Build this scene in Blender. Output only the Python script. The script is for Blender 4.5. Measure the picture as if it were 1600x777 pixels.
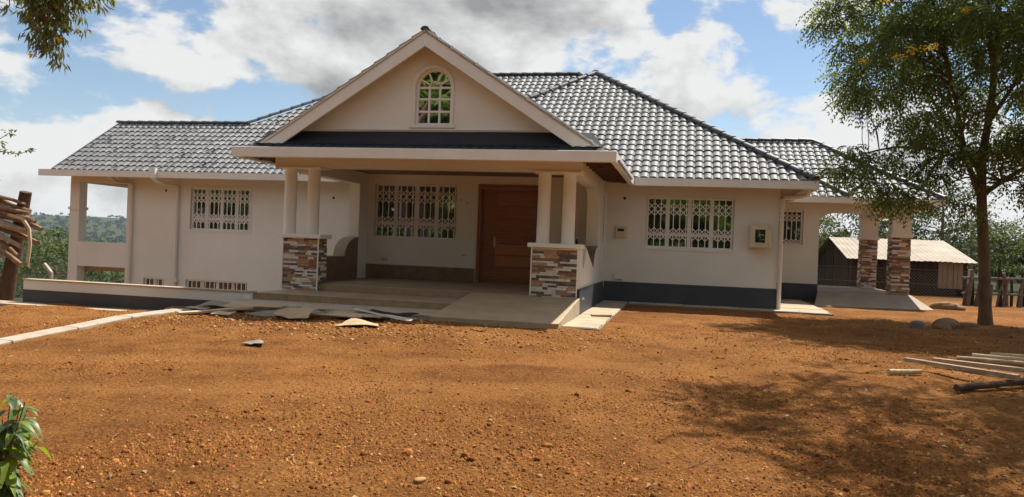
import bpy, math, random
import numpy as np
from mathutils import Matrix, Vector
R_ = math.radians
random.seed(7); rng = np.random.default_rng(7)
scene = bpy.context.scene
for o in list(bpy.data.objects): bpy.data.objects.remove(o)

# ------------------------------------------------------------------ camera
cam = bpy.data.cameras.new('camera'); cam_o = bpy.data.objects.new('camera', cam)
scene.collection.objects.link(cam_o); scene.camera = cam_o
cam.sensor_fit = 'HORIZONTAL'; cam.sensor_width = 36; cam.lens = 27.44
cam.clip_start = 0.05; cam.clip_end = 12000
def cam_matrix(yaw, pitch, roll, loc):
    cy, sy, cp, sp, cr, sr = math.cos(yaw), math.sin(yaw), math.cos(pitch), math.sin(pitch), math.cos(roll), math.sin(roll)
    f = Vector((-sy*cp, cy*cp, sp)); r0 = Vector((cy, sy, 0)); u0 = r0.cross(f)
    r = r0*cr + u0*sr; u = u0*cr - r0*sr
    m = Matrix((r, u, -f)).transposed().to_4x4(); m.translation = loc
    return m
cam_o.matrix_world = cam_matrix(R_(12.378), R_(-0.2686), R_(2.238), (0, 0, 1.45))

# ------------------------------------------------------------------ light
SUN = Vector((0.30, 0.58, 1.0)).normalized()
SUN_EL = math.asin(SUN.z); SUN_AZ = math.atan2(SUN.x, SUN.y)
SKY_STRENGTH = 0.08; CLOUD = 0.54
sun = bpy.data.lights.new('sun', 'SUN'); sun.energy = 5.0; sun.angle = R_(0.55); sun.color = (1.0, 0.945, 0.86)
sun_o = bpy.data.objects.new('sun', sun); scene.collection.objects.link(sun_o)
sun_o.rotation_euler = (-SUN).to_track_quat('-Z', 'Y').to_euler(); sun_o.location = (5, 10, 40)
scene.view_settings.view_transform = 'Standard'; scene.view_settings.look = 'None'
scene.view_settings.exposure = 0.55; scene.view_settings.gamma = 1.0
scene.view_settings.use_curve_mapping = False

world = bpy.data.worlds.new('World'); scene.world = world; world.use_nodes = True
def build_world():
    nt = world.node_tree; N = nt.nodes; L = nt.links
    N.clear()
    out = N.new('ShaderNodeOutputWorld'); bg = N.new('ShaderNodeBackground')
    bg.inputs['Strength'].default_value = SKY_STRENGTH
    sky = N.new('ShaderNodeTexSky'); sky.sky_type = 'NISHITA'; sky.sun_disc = False
    sky.sun_elevation = SUN_EL; sky.sun_rotation = SUN_AZ
    sky.air_density = 1.0; sky.dust_density = 0.25; sky.ozone_density = 1.2
    tc = N.new('ShaderNodeTexCoord')
    sep = N.new('ShaderNodeSeparateXYZ'); L.new(tc.outputs['Generated'], sep.inputs[0])
    def math_(op, a, b=None, clamp=False):
        n = N.new('ShaderNodeMath'); n.operation = op; n.use_clamp = clamp
        for i, v in enumerate((a, b)):
            if v is None: continue
            if isinstance(v, (int, float)): n.inputs[i].default_value = v
            else: L.new(v, n.inputs[i])
        return n.outputs[0]
    CO = (10.2, 9.9, 1.1)
    def noise(scale, detail, rough, off, dist=0.0, zs=1.75):
        mp = N.new('ShaderNodeMapping'); mp.inputs['Location'].default_value = off; mp.inputs['Scale'].default_value = (1.0, 1.0, zs)
        L.new(tc.outputs['Generated'], mp.inputs['Vector'])
        n = N.new('ShaderNodeTexNoise'); n.inputs['Scale'].default_value = scale
        n.inputs['Detail'].default_value = detail; n.inputs['Roughness'].default_value = rough
        n.inputs['Distortion'].default_value = dist
        L.new(mp.outputs[0], n.inputs['Vector']); return n.outputs['Fac']
    n1 = noise(4.3, 12, 0.58, CO, 0.15)
    n2 = noise(4.3, 12, 0.58, (CO[0], CO[1]+0.02, CO[2]+0.06), 0.15)      # the same field a little higher, towards the sun
    big = noise(1.3, 2, 0.5, (CO[0]+4.1, CO[1]+2.2, 0.0))
    d1 = math_('ADD', n1, math_('MULTIPLY', math_('SUBTRACT', big, 0.5), 0.22))
    low = math_('MULTIPLY', math_('MAXIMUM', math_('SUBTRACT', 0.16, sep.outputs['Z']), 0.0), 0.55)   # cumulus banks crowd together towards the horizon
    dm = math_('ADD', d1, low)
    mask = N.new('ShaderNodeMapRange'); mask.interpolation_type = 'SMOOTHSTEP'
    mask.inputs['From Min'].default_value = 0.440; mask.inputs['From Max'].default_value = 0.505
    L.new(dm, mask.inputs['Value'])
    # brightness of cloud: bright on thin, sunward tops, grey in thick cores and undersides
    lit = math_('SUBTRACT', n1, n2)
    core = N.new('ShaderNodeMapRange'); core.inputs['From Min'].default_value = 0.49; core.inputs['From Max'].default_value = 0.70
    core.inputs['To Min'].default_value = 1.08; core.inputs['To Max'].default_value = 0.60
    L.new(d1, core.inputs['Value'])
    br = math_('ADD', core.outputs[0], math_('MULTIPLY', lit, 3.4))
    br = math_('MINIMUM', math_('MAXIMUM', br, 0.42), 1.12)
    cc = N.new('ShaderNodeMix'); cc.data_type = 'RGBA'
    k = CLOUD/SKY_STRENGTH
    cc.inputs[6].default_value = (0.0, 0.0, 0.0, 1); cc.inputs[7].default_value = (k*0.985, k*0.985, k*0.97, 1)
    L.new(br, cc.inputs[0]); cc.clamp_factor = False
    mx = N.new('ShaderNodeMix'); mx.data_type = 'RGBA'
    L.new(math_('MULTIPLY', mask.outputs[0], 0.96), mx.inputs[0])
    L.new(sky.outputs[0], mx.inputs[6]); L.new(cc.outputs[2], mx.inputs[7])
    L.new(mx.outputs[2], bg.inputs['Color']); L.new(bg.outputs[0], out.inputs['Surface'])
build_world()

# ------------------------------------------------------------------ helpers
COL = scene.collection
ORG = {}                                     # world origin of every object built
def newobj(name, data, parent, org):
    o = bpy.data.objects.new(name, data); COL.objects.link(o)
    org = Vector(org)
    if parent is not None:
        o.parent = parent; o.location = org - ORG[parent.name]
    else: o.location = org
    ORG[o.name] = org
    return o
def thing(name, label, cat, loc, group=None):
    o = newobj(name, None, None, loc); o.empty_display_size = 0.2
    return tag(o, label, cat, group)
def tag(o, label=None, cat=None, group=None, kind=None):
    if label: o['label'] = label
    if cat: o['category'] = cat
    if group: o['group'] = group
    if kind: o['kind'] = kind
    return o
class MB:
    def __init__(s): s.v = []; s.f = []; s.m = []; s.mi = 0
    def add(s, vs, fs):
        b = len(s.v); s.v.extend([tuple(p) for p in vs]); s.f.extend([tuple(b+i for i in f) for f in fs]); s.m.extend([s.mi]*len(fs))
    def box(s, x0, x1, y0, y1, z0, z1):
        s.add([(x0,y0,z0),(x1,y0,z0),(x1,y1,z0),(x0,y1,z0),(x0,y0,z1),(x1,y0,z1),(x1,y1,z1),(x0,y1,z1)],
              [(0,3,2,1),(4,5,6,7),(0,1,5,4),(1,2,6,5),(2,3,7,6),(3,0,4,7)]); return s
    def hexa(s, p): # eight points ordered as in box
        s.add(p, [(0,3,2,1),(4,5,6,7),(0,1,5,4),(1,2,6,5),(2,3,7,6),(3,0,4,7)]); return s
    def bar(s, a, b, w, d, up=(0,0,1)): # rectangular bar from a to b
        a = Vector(a); b = Vector(b); t = (b-a).normalized(); up = Vector(up)
        if abs(t.dot(up)) > 0.98: up = Vector((0,1,0))
        x = t.cross(up).normalized(); y = x.cross(t).normalized()
        p = []
        for q in (a, b):
            for sx, sy in ((-1,-1),(1,-1),(1,1),(-1,1)): p.append(q + x*(sx*w/2) + y*(sy*d/2))
        s.add(p, [(0,1,2,3),(4,7,6,5),(0,4,5,1),(1,5,6,2),(2,6,7,3),(3,7,4,0)]); return s
    def tube(s, pts, rad, n=8, cap=True, jit=0.0):
        pts = [Vector(p) for p in pts]; k = len(pts)
        if not hasattr(rad, '__len__'): rad = [rad]*k
        ref = Vector((0.31,0.17,0.93)); rings = []
        for i, p in enumerate(pts):
            t = (pts[min(i+1,k-1)] - pts[max(i-1,0)]).normalized()
            x = t.cross(ref)
            if x.length < 1e-3: x = t.cross(Vector((1,0,0)))
            x.normalize(); y = t.cross(x)
            rings.append([p + (x*math.cos(a)+y*math.sin(a))*rad[i]*(1+jit*random.uniform(-1,1)) for a in [2*math.pi*j/n for j in range(n)]])
        vs = [q for r in rings for q in r]; fs = []
        for i in range(k-1):
            for j in range(n):
                a = i*n+j; b = i*n+(j+1)%n; fs.append((a,b,b+n,a+n))
        if cap: fs.append(tuple(range(n-1,-1,-1))); fs.append(tuple((k-1)*n+j for j in range(n)))
        s.add(vs, fs); return s
    def lathe(s, c, prof, n=20):
        c = Vector(c); vs = []; fs = []
        for r, z in prof:
            for j in range(n): a = 2*math.pi*j/n; vs.append((c.x+r*math.cos(a), c.y+r*math.sin(a), c.z+z))
        for i in range(len(prof)-1):
            for j in range(n): a = i*n+j; b = i*n+(j+1)%n; fs.append((a,b,b+n,a+n))
        fs.append(tuple(range(n-1,-1,-1))); fs.append(tuple((len(prof)-1)*n+j for j in range(n)))
        s.add(vs, fs); return s
    def prism(s, poly, axis, a0, a1): # poly = 2D list; axis 'x' (poly is y,z), 'y' (poly is x,z), 'z' (poly is x,y)
        def P(p, a): return {'x': (a,p[0],p[1]), 'y': (p[0],a,p[1]), 'z': (p[0],p[1],a)}[axis]
        n = len(poly); vs = [P(p,a0) for p in poly] + [P(p,a1) for p in poly]
        fs = [tuple(range(n)), tuple(range(2*n-1,n-1,-1))]
        for i in range(n): j = (i+1)%n; fs.append((i,i+n,j+n,j))
        s.add(vs, fs); return s
    def build(s, name, mat, parent=None, smooth=False, org=None, bevel=0.0):
        me = bpy.data.meshes.new(name)
        V = np.array(s.v, dtype=float).reshape(-1,3)
        if org is None:
            lo, hi = V.min(0), V.max(0); org = ((lo[0]+hi[0])/2, (lo[1]+hi[1])/2, lo[2])
        me.from_pydata((V-np.array(org)).tolist(), [], s.f); me.update()
        mats = mat if isinstance(mat, (list,tuple)) else [mat]
        for m in mats: me.materials.append(M[m] if isinstance(m, str) else m)
        if len(mats) > 1: me.polygons.foreach_set('material_index', s.m)
        import bmesh
        bm = bmesh.new(); bm.from_mesh(me); bmesh.ops.recalc_face_normals(bm, faces=bm.faces)
        if bevel > 0:
            ed = [e for e in bm.edges if len(e.link_faces) == 2 and e.calc_face_angle(0) > 0.6]
            bmesh.ops.bevel(bm, geom=ed, offset=bevel, segments=1, affect='EDGES', clamp_overlap=True)
        bm.to_mesh(me); bm.free()
        if smooth:
            me.polygons.foreach_set('use_smooth', [True]*len(me.polygons)); 
            try: me.set_sharp_from_angle(angle=R_(40))
            except Exception: pass
        return newobj(name, me, parent, org)
def raw_mesh(name, V, F, mats, parent=None, org=(0,0,0), smooth=False, k=4, midx=None):
    """big meshes straight from numpy arrays; F is (n,k)"""
    me = bpy.data.meshes.new(name); V = np.asarray(V, dtype=np.float32) - np.array(org, dtype=np.float32); F = np.asarray(F, dtype=np.int32)
    me.vertices.add(len(V)); me.vertices.foreach_set('co', V.ravel())
    me.loops.add(F.size); me.loops.foreach_set('vertex_index', F.ravel())
    me.polygons.add(len(F)); me.polygons.foreach_set('loop_start', np.arange(0, F.size, F.shape[1], dtype=np.int32))
    if smooth: me.polygons.foreach_set('use_smooth', np.ones(len(F), dtype=bool))
    for m in (mats if isinstance(mats,(list,tuple)) else [mats]): me.materials.append(M[m])
    if midx is not None: me.polygons.foreach_set('material_index', np.asarray(midx, dtype=np.int32))
    me.update(calc_edges=True)
    return newobj(name, me, parent, org)
def copy_tree(o, parent=None):
    c = o.copy(); COL.objects.link(c); c.parent = parent
    for ch in list(o.children): copy_tree(ch, c)
    return c
# value noise in numpy
def _h(ix, iy, s):
    n = (ix*374761393 + iy*668265263 + s*1442695041) & 0xffffffff
    n = ((n ^ (n >> 13))*1274126177) & 0xffffffff
    return ((n ^ (n >> 16)) & 0xffff)/65535.0
def vnoise(x, y, s=0):
    x = np.asarray(x, dtype=float); y = np.asarray(y, dtype=float)
    ix = np.floor(x).astype(np.int64); iy = np.floor(y).astype(np.int64); fx = x-ix; fy = y-iy
    fx = fx*fx*(3-2*fx); fy = fy*fy*(3-2*fy)
    return (_h(ix,iy,s)*(1-fx)+_h(ix+1,iy,s)*fx)*(1-fy) + (_h(ix,iy+1,s)*(1-fx)+_h(ix+1,iy+1,s)*fx)*fy
def fbm(x, y, o=4, s=0):
    a = 0.5; t = 0.0; f = 1.0
    for i in range(o): t = t + a*(vnoise(x*f, y*f, s+i)-0.5); a *= 0.5; f *= 2.03
    return t
def sstep(a, b, x):
    t = np.clip((np.asarray(x, dtype=float)-a)/(b-a), 0, 1); return t*t*(3-2*t)

# ------------------------------------------------------------------ materials
M = {}
def mat(name, col, rough=0.7, spec=0.3, var=0.0, vscale=3.0, bump=0.0, bscale=40.0, metal=0.0, col2=None, isl=0.0, coat=0.0, stretch=(1,1,1), detail=5, coords='Object', trans=0.0, streak=0.0, dust=None):
    m = bpy.data.materials.new(name); m.use_nodes = True; M[name] = m
    nt = m.node_tree; N = nt.nodes; L = nt.links; b = N['Principled BSDF']
    b.inputs['Roughness'].default_value = rough; b.inputs['Metallic'].default_value = metal
    b.inputs['Specular IOR Level'].default_value = spec; b.inputs['Coat Weight'].default_value = coat
    base = None
    rgb = N.new('ShaderNodeRGB'); rgb.outputs[0].default_value = (*col, 1); base = rgb.outputs[0]
    geo = N.new('ShaderNodeNewGeometry')
    mp = N.new('ShaderNodeMapping'); mp.inputs['Scale'].default_value = stretch
    L.new(geo.outputs['Position'], mp.inputs['Vector'])
    if var > 0 or col2:
        n = N.new('ShaderNodeTexNoise'); n.inputs['Scale'].default_value = vscale; n.inputs['Detail'].default_value = detail; n.inputs['Roughness'].default_value = 0.62
        L.new(mp.outputs[0], n.inputs['Vector'])
        mr = N.new('ShaderNodeMapRange'); mr.inputs['From Min'].default_value = 0.33; mr.inputs['From Max'].default_value = 0.67
        L.new(n.outputs['Fac'], mr.inputs['Value'])
        mx = N.new('ShaderNodeMix'); mx.data_type = 'RGBA'; L.new(mr.outputs[0], mx.inputs[0])
        L.new(base, mx.inputs[6])
        c2 = col2 if col2 else tuple(c*(1-var) for c in col)
        mx.inputs[7].default_value = (*c2, 1); base = mx.outputs[2]
    if isl > 0:
        hsv = N.new('ShaderNodeHueSaturation'); L.new(base, hsv.inputs['Color'])
        mr = N.new('ShaderNodeMapRange'); mr.inputs['To Min'].default_value = 1-isl; mr.inputs['To Max'].default_value = 1+isl
        oi = N.new('ShaderNodeObjectInfo'); ra_ = N.new('ShaderNodeMath'); ra_.operation = 'ADD'; L.new(geo.outputs['Random Per Island'], ra_.inputs[0]); L.new(oi.outputs['Random'], ra_.inputs[1]); rf_ = N.new('ShaderNodeMath'); rf_.operation = 'FRACT'; L.new(ra_.outputs[0], rf_.inputs[0])
        L.new(rf_.outputs[0], mr.inputs['Value']); L.new(mr.outputs[0], hsv.inputs['Value'])
        mr2 = N.new('ShaderNodeMapRange'); mr2.inputs['To Min'].default_value = 0.5-0.03*isl; mr2.inputs['To Max'].default_value = 0.5+0.03*isl
        mm = N.new('ShaderNodeMath'); mm.operation = 'FRACT'; m7 = N.new('ShaderNodeMath'); m7.operation = 'MULTIPLY'; m7.inputs[1].default_value = 7.31
        L.new(geo.outputs['Random Per Island'], m7.inputs[0]); L.new(m7.outputs[0], mm.inputs[0]); L.new(mm.outputs[0], mr2.inputs['Value']); L.new(mr2.outputs[0], hsv.inputs['Hue'])
        base = hsv.outputs[0]
    if streak > 0:      # faint rain streaks running down
        ms_ = N.new('ShaderNodeMapping'); ms_.inputs['Scale'].default_value = (5.0, 5.0, 0.35); L.new(geo.outputs['Position'], ms_.inputs['Vector'])
        n = N.new('ShaderNodeTexNoise'); n.inputs['Scale'].default_value = 1.6; n.inputs['Detail'].default_value = 6; L.new(ms_.outputs[0], n.inputs['Vector'])
        mr = N.new('ShaderNodeMapRange'); mr.inputs['From Min'].default_value = 0.52; mr.inputs['From Max'].default_value = 0.75; mr.inputs['To Max'].default_value = streak; L.new(n.outputs['Fac'], mr.inputs['Value'])
        mx = N.new('ShaderNodeMix'); mx.data_type = 'RGBA'; L.new(mr.outputs[0], mx.inputs[0]); L.new(base, mx.inputs[6]); mx.inputs[7].default_value = (col[0]*0.55, col[1]*0.50, col[2]*0.43, 1); base = mx.outputs[2]
    if dust:            # red mud splashed up from the yard: dust = (height, amount)
        sp = N.new('ShaderNodeSeparateXYZ'); L.new(geo.outputs['Position'], sp.inputs[0])
        n = N.new('ShaderNodeTexNoise'); n.inputs['Scale'].default_value = 3.5; n.inputs['Detail'].default_value = 9; n.inputs['Roughness'].default_value = 0.7; L.new(geo.outputs['Position'], n.inputs['Vector'])
        a_ = N.new('ShaderNodeMath'); a_.operation = 'MULTIPLY_ADD'; a_.inputs[1].default_value = -0.6; L.new(n.outputs['Fac'], a_.inputs[0]); L.new(sp.outputs['Z'], a_.inputs[2])
        mr = N.new('ShaderNodeMapRange'); mr.inputs['From Min'].default_value = dust[0]-0.3; mr.inputs['From Max'].default_value = dust[0]-0.65; mr.inputs['To Max'].default_value = dust[1]; L.new(a_.outputs[0], mr.inputs['Value'])
        mx = N.new('ShaderNodeMix'); mx.data_type = 'RGBA'; L.new(mr.outputs[0], mx.inputs[0]); L.new(base, mx.inputs[6]); mx.inputs[7].default_value = (0.27,0.125,0.045,1); base = mx.outputs[2]
    L.new(base, b.inputs['Base Color'])
    if bump > 0:
        n = N.new('ShaderNodeTexNoise'); n.inputs['Scale'].default_value = bscale; n.inputs['Detail'].default_value = 6; n.inputs['Roughness'].default_value = 0.65
        L.new(mp.outputs[0], n.inputs['Vector'])
        bp = N.new('ShaderNodeBump'); bp.inputs['Strength'].default_value = bump; bp.inputs['Distance'].default_value = 0.02
        L.new(n.outputs['Fac'], bp.inputs['Height']); L.new(bp.outputs[0], b.inputs['Normal'])
    if trans > 0:
        tr = N.new('ShaderNodeBsdfTranslucent'); ms = N.new('ShaderNodeMixShader'); ms.inputs[0].default_value = trans
        hs = N.new('ShaderNodeHueSaturation'); hs.inputs['Value'].default_value = 1.7; hs.inputs['Hue'].default_value = 0.485; hs.inputs['Saturation'].default_value = 1.1
        L.new(base, hs.inputs['Color']); L.new(hs.outputs[0], tr.inputs['Color'])
        L.new(b.outputs[0], ms.inputs[1]); L.new(tr.outputs[0], ms.inputs[2]); L.new(ms.outputs[0], N['Material Output'].inputs['Surface'])
    return m
mat('wall', (0.82,0.80,0.735), 0.85, 0.2, var=0.10, vscale=0.7, bump=0.14, bscale=70, streak=0.03)
mat('fascia', (0.86,0.84,0.785), 0.55, 0.35, var=0.10, vscale=1.6, streak=0.10)
mat('plinth', (0.060,0.070,0.086), 0.55, 0.4, var=0.22, vscale=2.4, bump=0.10, bscale=60, streak=0.1, dust=(0.50,0.07))
mat('column', (0.85,0.83,0.765), 0.7, 0.3, var=0.05, vscale=2)
mat('tile', (0.19,0.193,0.197), 0.60, 0.40, var=0.32, vscale=1.1, isl=0.20, bump=0.10, bscale=160)
mat('tile_shade', (0.026,0.028,0.033), 0.6, 0.3, var=0.2, vscale=2.0, isl=0.12)  # roof tile darkened to carry the shade below the gable overhang
mat('tile_dark', (0.06,0.063,0.068), 0.5, 0.4, var=0.2, vscale=2.0, isl=0.15)
mat('soffit', (0.30,0.21,0.14), 0.8, 0.2, var=0.3, vscale=4)  # cream ceiling painted brown: shade and warm ground bounce held in the colour
mat('grille', (0.86,0.84,0.80), 0.5, 0.4)
mat('reveal', (0.55,0.44,0.35), 0.7, 0.2)
mat('wood_door', (0.34,0.115,0.042), 0.42, 0.35, col2=(0.22,0.068,0.026), vscale=3, stretch=(1,1,9), coat=0.25)
mat('wood_door_light', (0.46,0.18,0.062), 0.42, 0.35, col2=(0.36,0.13,0.045), vscale=3, stretch=(1,1,9), coat=0.25)
mat('steel', (0.35,0.34,0.33), 0.3, 0.5, metal=0.9)
mat('floor_tile', (0.45,0.325,0.21), 0.5, 0.4, var=0.22, vscale=2.4)
mat('riser_tile', (0.40,0.27,0.15), 0.45, 0.4, col2=(0.29,0.19,0.105), vscale=7)
mat('skirt_tile', (0.27,0.175,0.105), 0.4, 0.4, col2=(0.18,0.11,0.065), vscale=5)
mat('ramp', (0.46,0.345,0.215), 0.75, 0.25, col2=(0.37,0.27,0.165), vscale=2.2, bump=0.12, bscale=70)
mat('concrete', (0.50,0.41,0.30), 0.85, 0.2, col2=(0.38,0.30,0.21), vscale=2.6, bump=0.25, bscale=45)
mat('concrete_dark', (0.36,0.29,0.21), 0.7, 0.3, col2=(0.28,0.22,0.155), vscale=1.6, bump=0.15, bscale=50)
mat('slab', (0.54,0.43,0.29), 0.85, 0.2, col2=(0.38,0.31,0.23), vscale=2.2, bump=0.3, bscale=40)
mat('stone_white', (0.80,0.75,0.66), 0.8, 0.25, var=0.25, vscale=14, bump=0.5, bscale=60)
mat('stone_tan', (0.55,0.36,0.21), 0.8, 0.25, col2=(0.36,0.215,0.125), vscale=16, bump=0.5, bscale=60)
mat('stone_brown', (0.34,0.185,0.105), 0.8, 0.25, col2=(0.20,0.105,0.065), vscale=16, bump=0.5, bscale=60)
mat('stone_grey', (0.17,0.15,0.135), 0.8, 0.25, col2=(0.09,0.075,0.065), vscale=16, bump=0.5, bscale=60)
mat('mortar', (0.25,0.2,0.16), 0.9, 0.1)
mat('cream_box', (0.68,0.60,0.44), 0.45, 0.4, var=0.05)
mat('grey_box', (0.42,0.41,0.39), 0.5, 0.4)
mat('dark', (0.02,0.02,0.02), 0.5, 0.3)
mat('bottle', (0.03,0.02,0.025), 0.2, 0.5)
mat('pipe', (0.76,0.70,0.62), 0.5, 0.35)
mat('rock', (0.33,0.21,0.125), 0.9, 0.15, col2=(0.19,0.115,0.07), vscale=7, bump=0.6, bscale=22)
mat('rock_grey', (0.22,0.19,0.165), 0.9, 0.2, col2=(0.15,0.14,0.14), vscale=7, bump=0.6, bscale=22)
mat('card', (0.54,0.40,0.25), 0.85, 0.2, col2=(0.40,0.28,0.165), vscale=4)
mat('board_grey', (0.30,0.255,0.20), 0.8, 0.25, col2=(0.19,0.155,0.115), vscale=6)
mat('board_white', (0.55,0.52,0.48), 0.6, 0.3, var=0.15, vscale=5)
mat('plank_pale', (0.60,0.47,0.31), 0.8, 0.2, col2=(0.46,0.34,0.21), vscale=5, stretch=(6,6,6))
mat('pole', (0.47,0.36,0.25), 0.85, 0.2, col2=(0.30,0.21,0.14), vscale=9, bump=0.5, bscale=40)
mat('log', (0.36,0.235,0.14), 0.9, 0.15, col2=(0.19,0.115,0.07), vscale=7, bump=0.9, bscale=30)
mat('log_dark', (0.14,0.08,0.05), 0.9, 0.15, col2=(0.075,0.045,0.03), vscale=7, bump=0.9, bscale=30)
mat('bark', (0.21,0.135,0.085), 0.95, 0.1, col2=(0.11,0.07,0.045), vscale=9, bump=1.0, bscale=24, stretch=(1,1,0.35))
mat('bark_light', (0.27,0.20,0.14), 0.95, 0.1, col2=(0.15,0.10,0.07), vscale=9, bump=0.8, bscale=24)
mat('leaf_tree', (0.105,0.145,0.032), 0.5, 0.35, isl=0.5, trans=0.45)
mat('leaf_bright', (0.10,0.165,0.030), 0.5, 0.35, isl=0.4, trans=0.38)
mat('leaf_weep', (0.15,0.185,0.055), 0.5, 0.35, isl=0.5, trans=0.45)
mat('pod', (0.20,0.105,0.075), 0.6, 0.3, isl=0.35, trans=0.25)
mat('leaf_bush', (0.095,0.165,0.060), 0.42, 0.45, isl=0.45, trans=0.35)
mat('leaf_lime', (0.17,0.26,0.035), 0.42, 0.4, isl=0.3, trans=0.42)
mat('leaf_bg', (0.090,0.125,0.034), 0.6, 0.25, isl=0.5, trans=0.30)
mat('leaf_bg2', (0.060,0.092,0.030), 0.6, 0.25, isl=0.5, trans=0.25)
mat('leaf_far', (0.035,0.055,0.020), 0.7, 0.15, isl=0.5, trans=0.15)
mat('leaf_dry', (0.30,0.20,0.10), 0.8, 0.2, isl=0.4)
mat('flower', (0.85,0.58,0.03), 0.6, 0.2, isl=0.15, trans=0.25)
mat('shed_plank', (0.062,0.040,0.026), 0.9, 0.1, col2=(0.030,0.020,0.014), vscale=6, stretch=(5,5,1))
mat('shed_door', (0.34,0.255,0.17), 0.9, 0.1, col2=(0.22,0.16,0.105), vscale=6, stretch=(5,5,1))
mat('tin', (0.28,0.235,0.165), 0.6, 0.3, col2=(0.18,0.14,0.095), vscale=1.5, metal=0.15)
mat('post_conc', (0.50,0.44,0.36), 0.9, 0.2, var=0.3, vscale=8)
mat('wire', (0.20,0.19,0.175), 0.5, 0.4, metal=0.5)
mat('stake', (0.23,0.19,0.15), 0.9, 0.15, col2=(0.12,0.095,0.075), vscale=8, bump=0.6, bscale=25)
mat('pebble', (0.30,0.122,0.034), 0.95, 0.1, isl=0.5)
mat('pebble_dark', (0.19,0.068,0.020), 0.95, 0.1, isl=0.4)
mat('pebble_pale', (0.46,0.28,0.12), 0.9, 0.15, isl=0.35)
mat('curb', (0.50,0.42,0.33), 0.85, 0.2, col2=(0.38,0.30,0.22), vscale=5, bump=0.2, bscale=50)

def glass_mat(name, refl, tint):
    m = bpy.data.materials.new(name); m.use_nodes = True; M[name] = m
    nt = m.node_tree; N = nt.nodes; L = nt.links; b = N['Principled BSDF']
    b.inputs['Base Color'].default_value = (*tint, 1); b.inputs['Roughness'].default_value = 0.1
    g = N.new('ShaderNodeBsdfGlossy'); g.inputs['Roughness'].default_value = 0.02; g.inputs['Color'].default_value = (0.92,0.97,1.0,1)
    ms = N.new('ShaderNodeMixShader'); ms.inputs[0].default_value = refl
    n = N.new('ShaderNodeTexNoise'); n.inputs['Scale'].default_value = 1.7; bp = N.new('ShaderNodeBump'); bp.inputs['Strength'].default_value = 0.04; bp.inputs['Distance'].default_value = 0.05
    geo = N.new('ShaderNodeNewGeometry'); L.new(geo.outputs['Position'], n.inputs['Vector']); L.new(n.outputs['Fac'], bp.inputs['Height']); L.new(bp.outputs[0], g.inputs['Normal'])
    L.new(b.outputs[0], ms.inputs[1]); L.new(g.outputs[0], ms.inputs[2]); L.new(ms.outputs[0], N['Material Output'].inputs['Surface'])
glass_mat('glass', 0.26, (0.012,0.014,0.014)); glass_mat('glass_low', 0.07, (0.012,0.014,0.014)); glass_mat('glass_gable', 0.62, (0.012,0.014,0.014))

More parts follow.
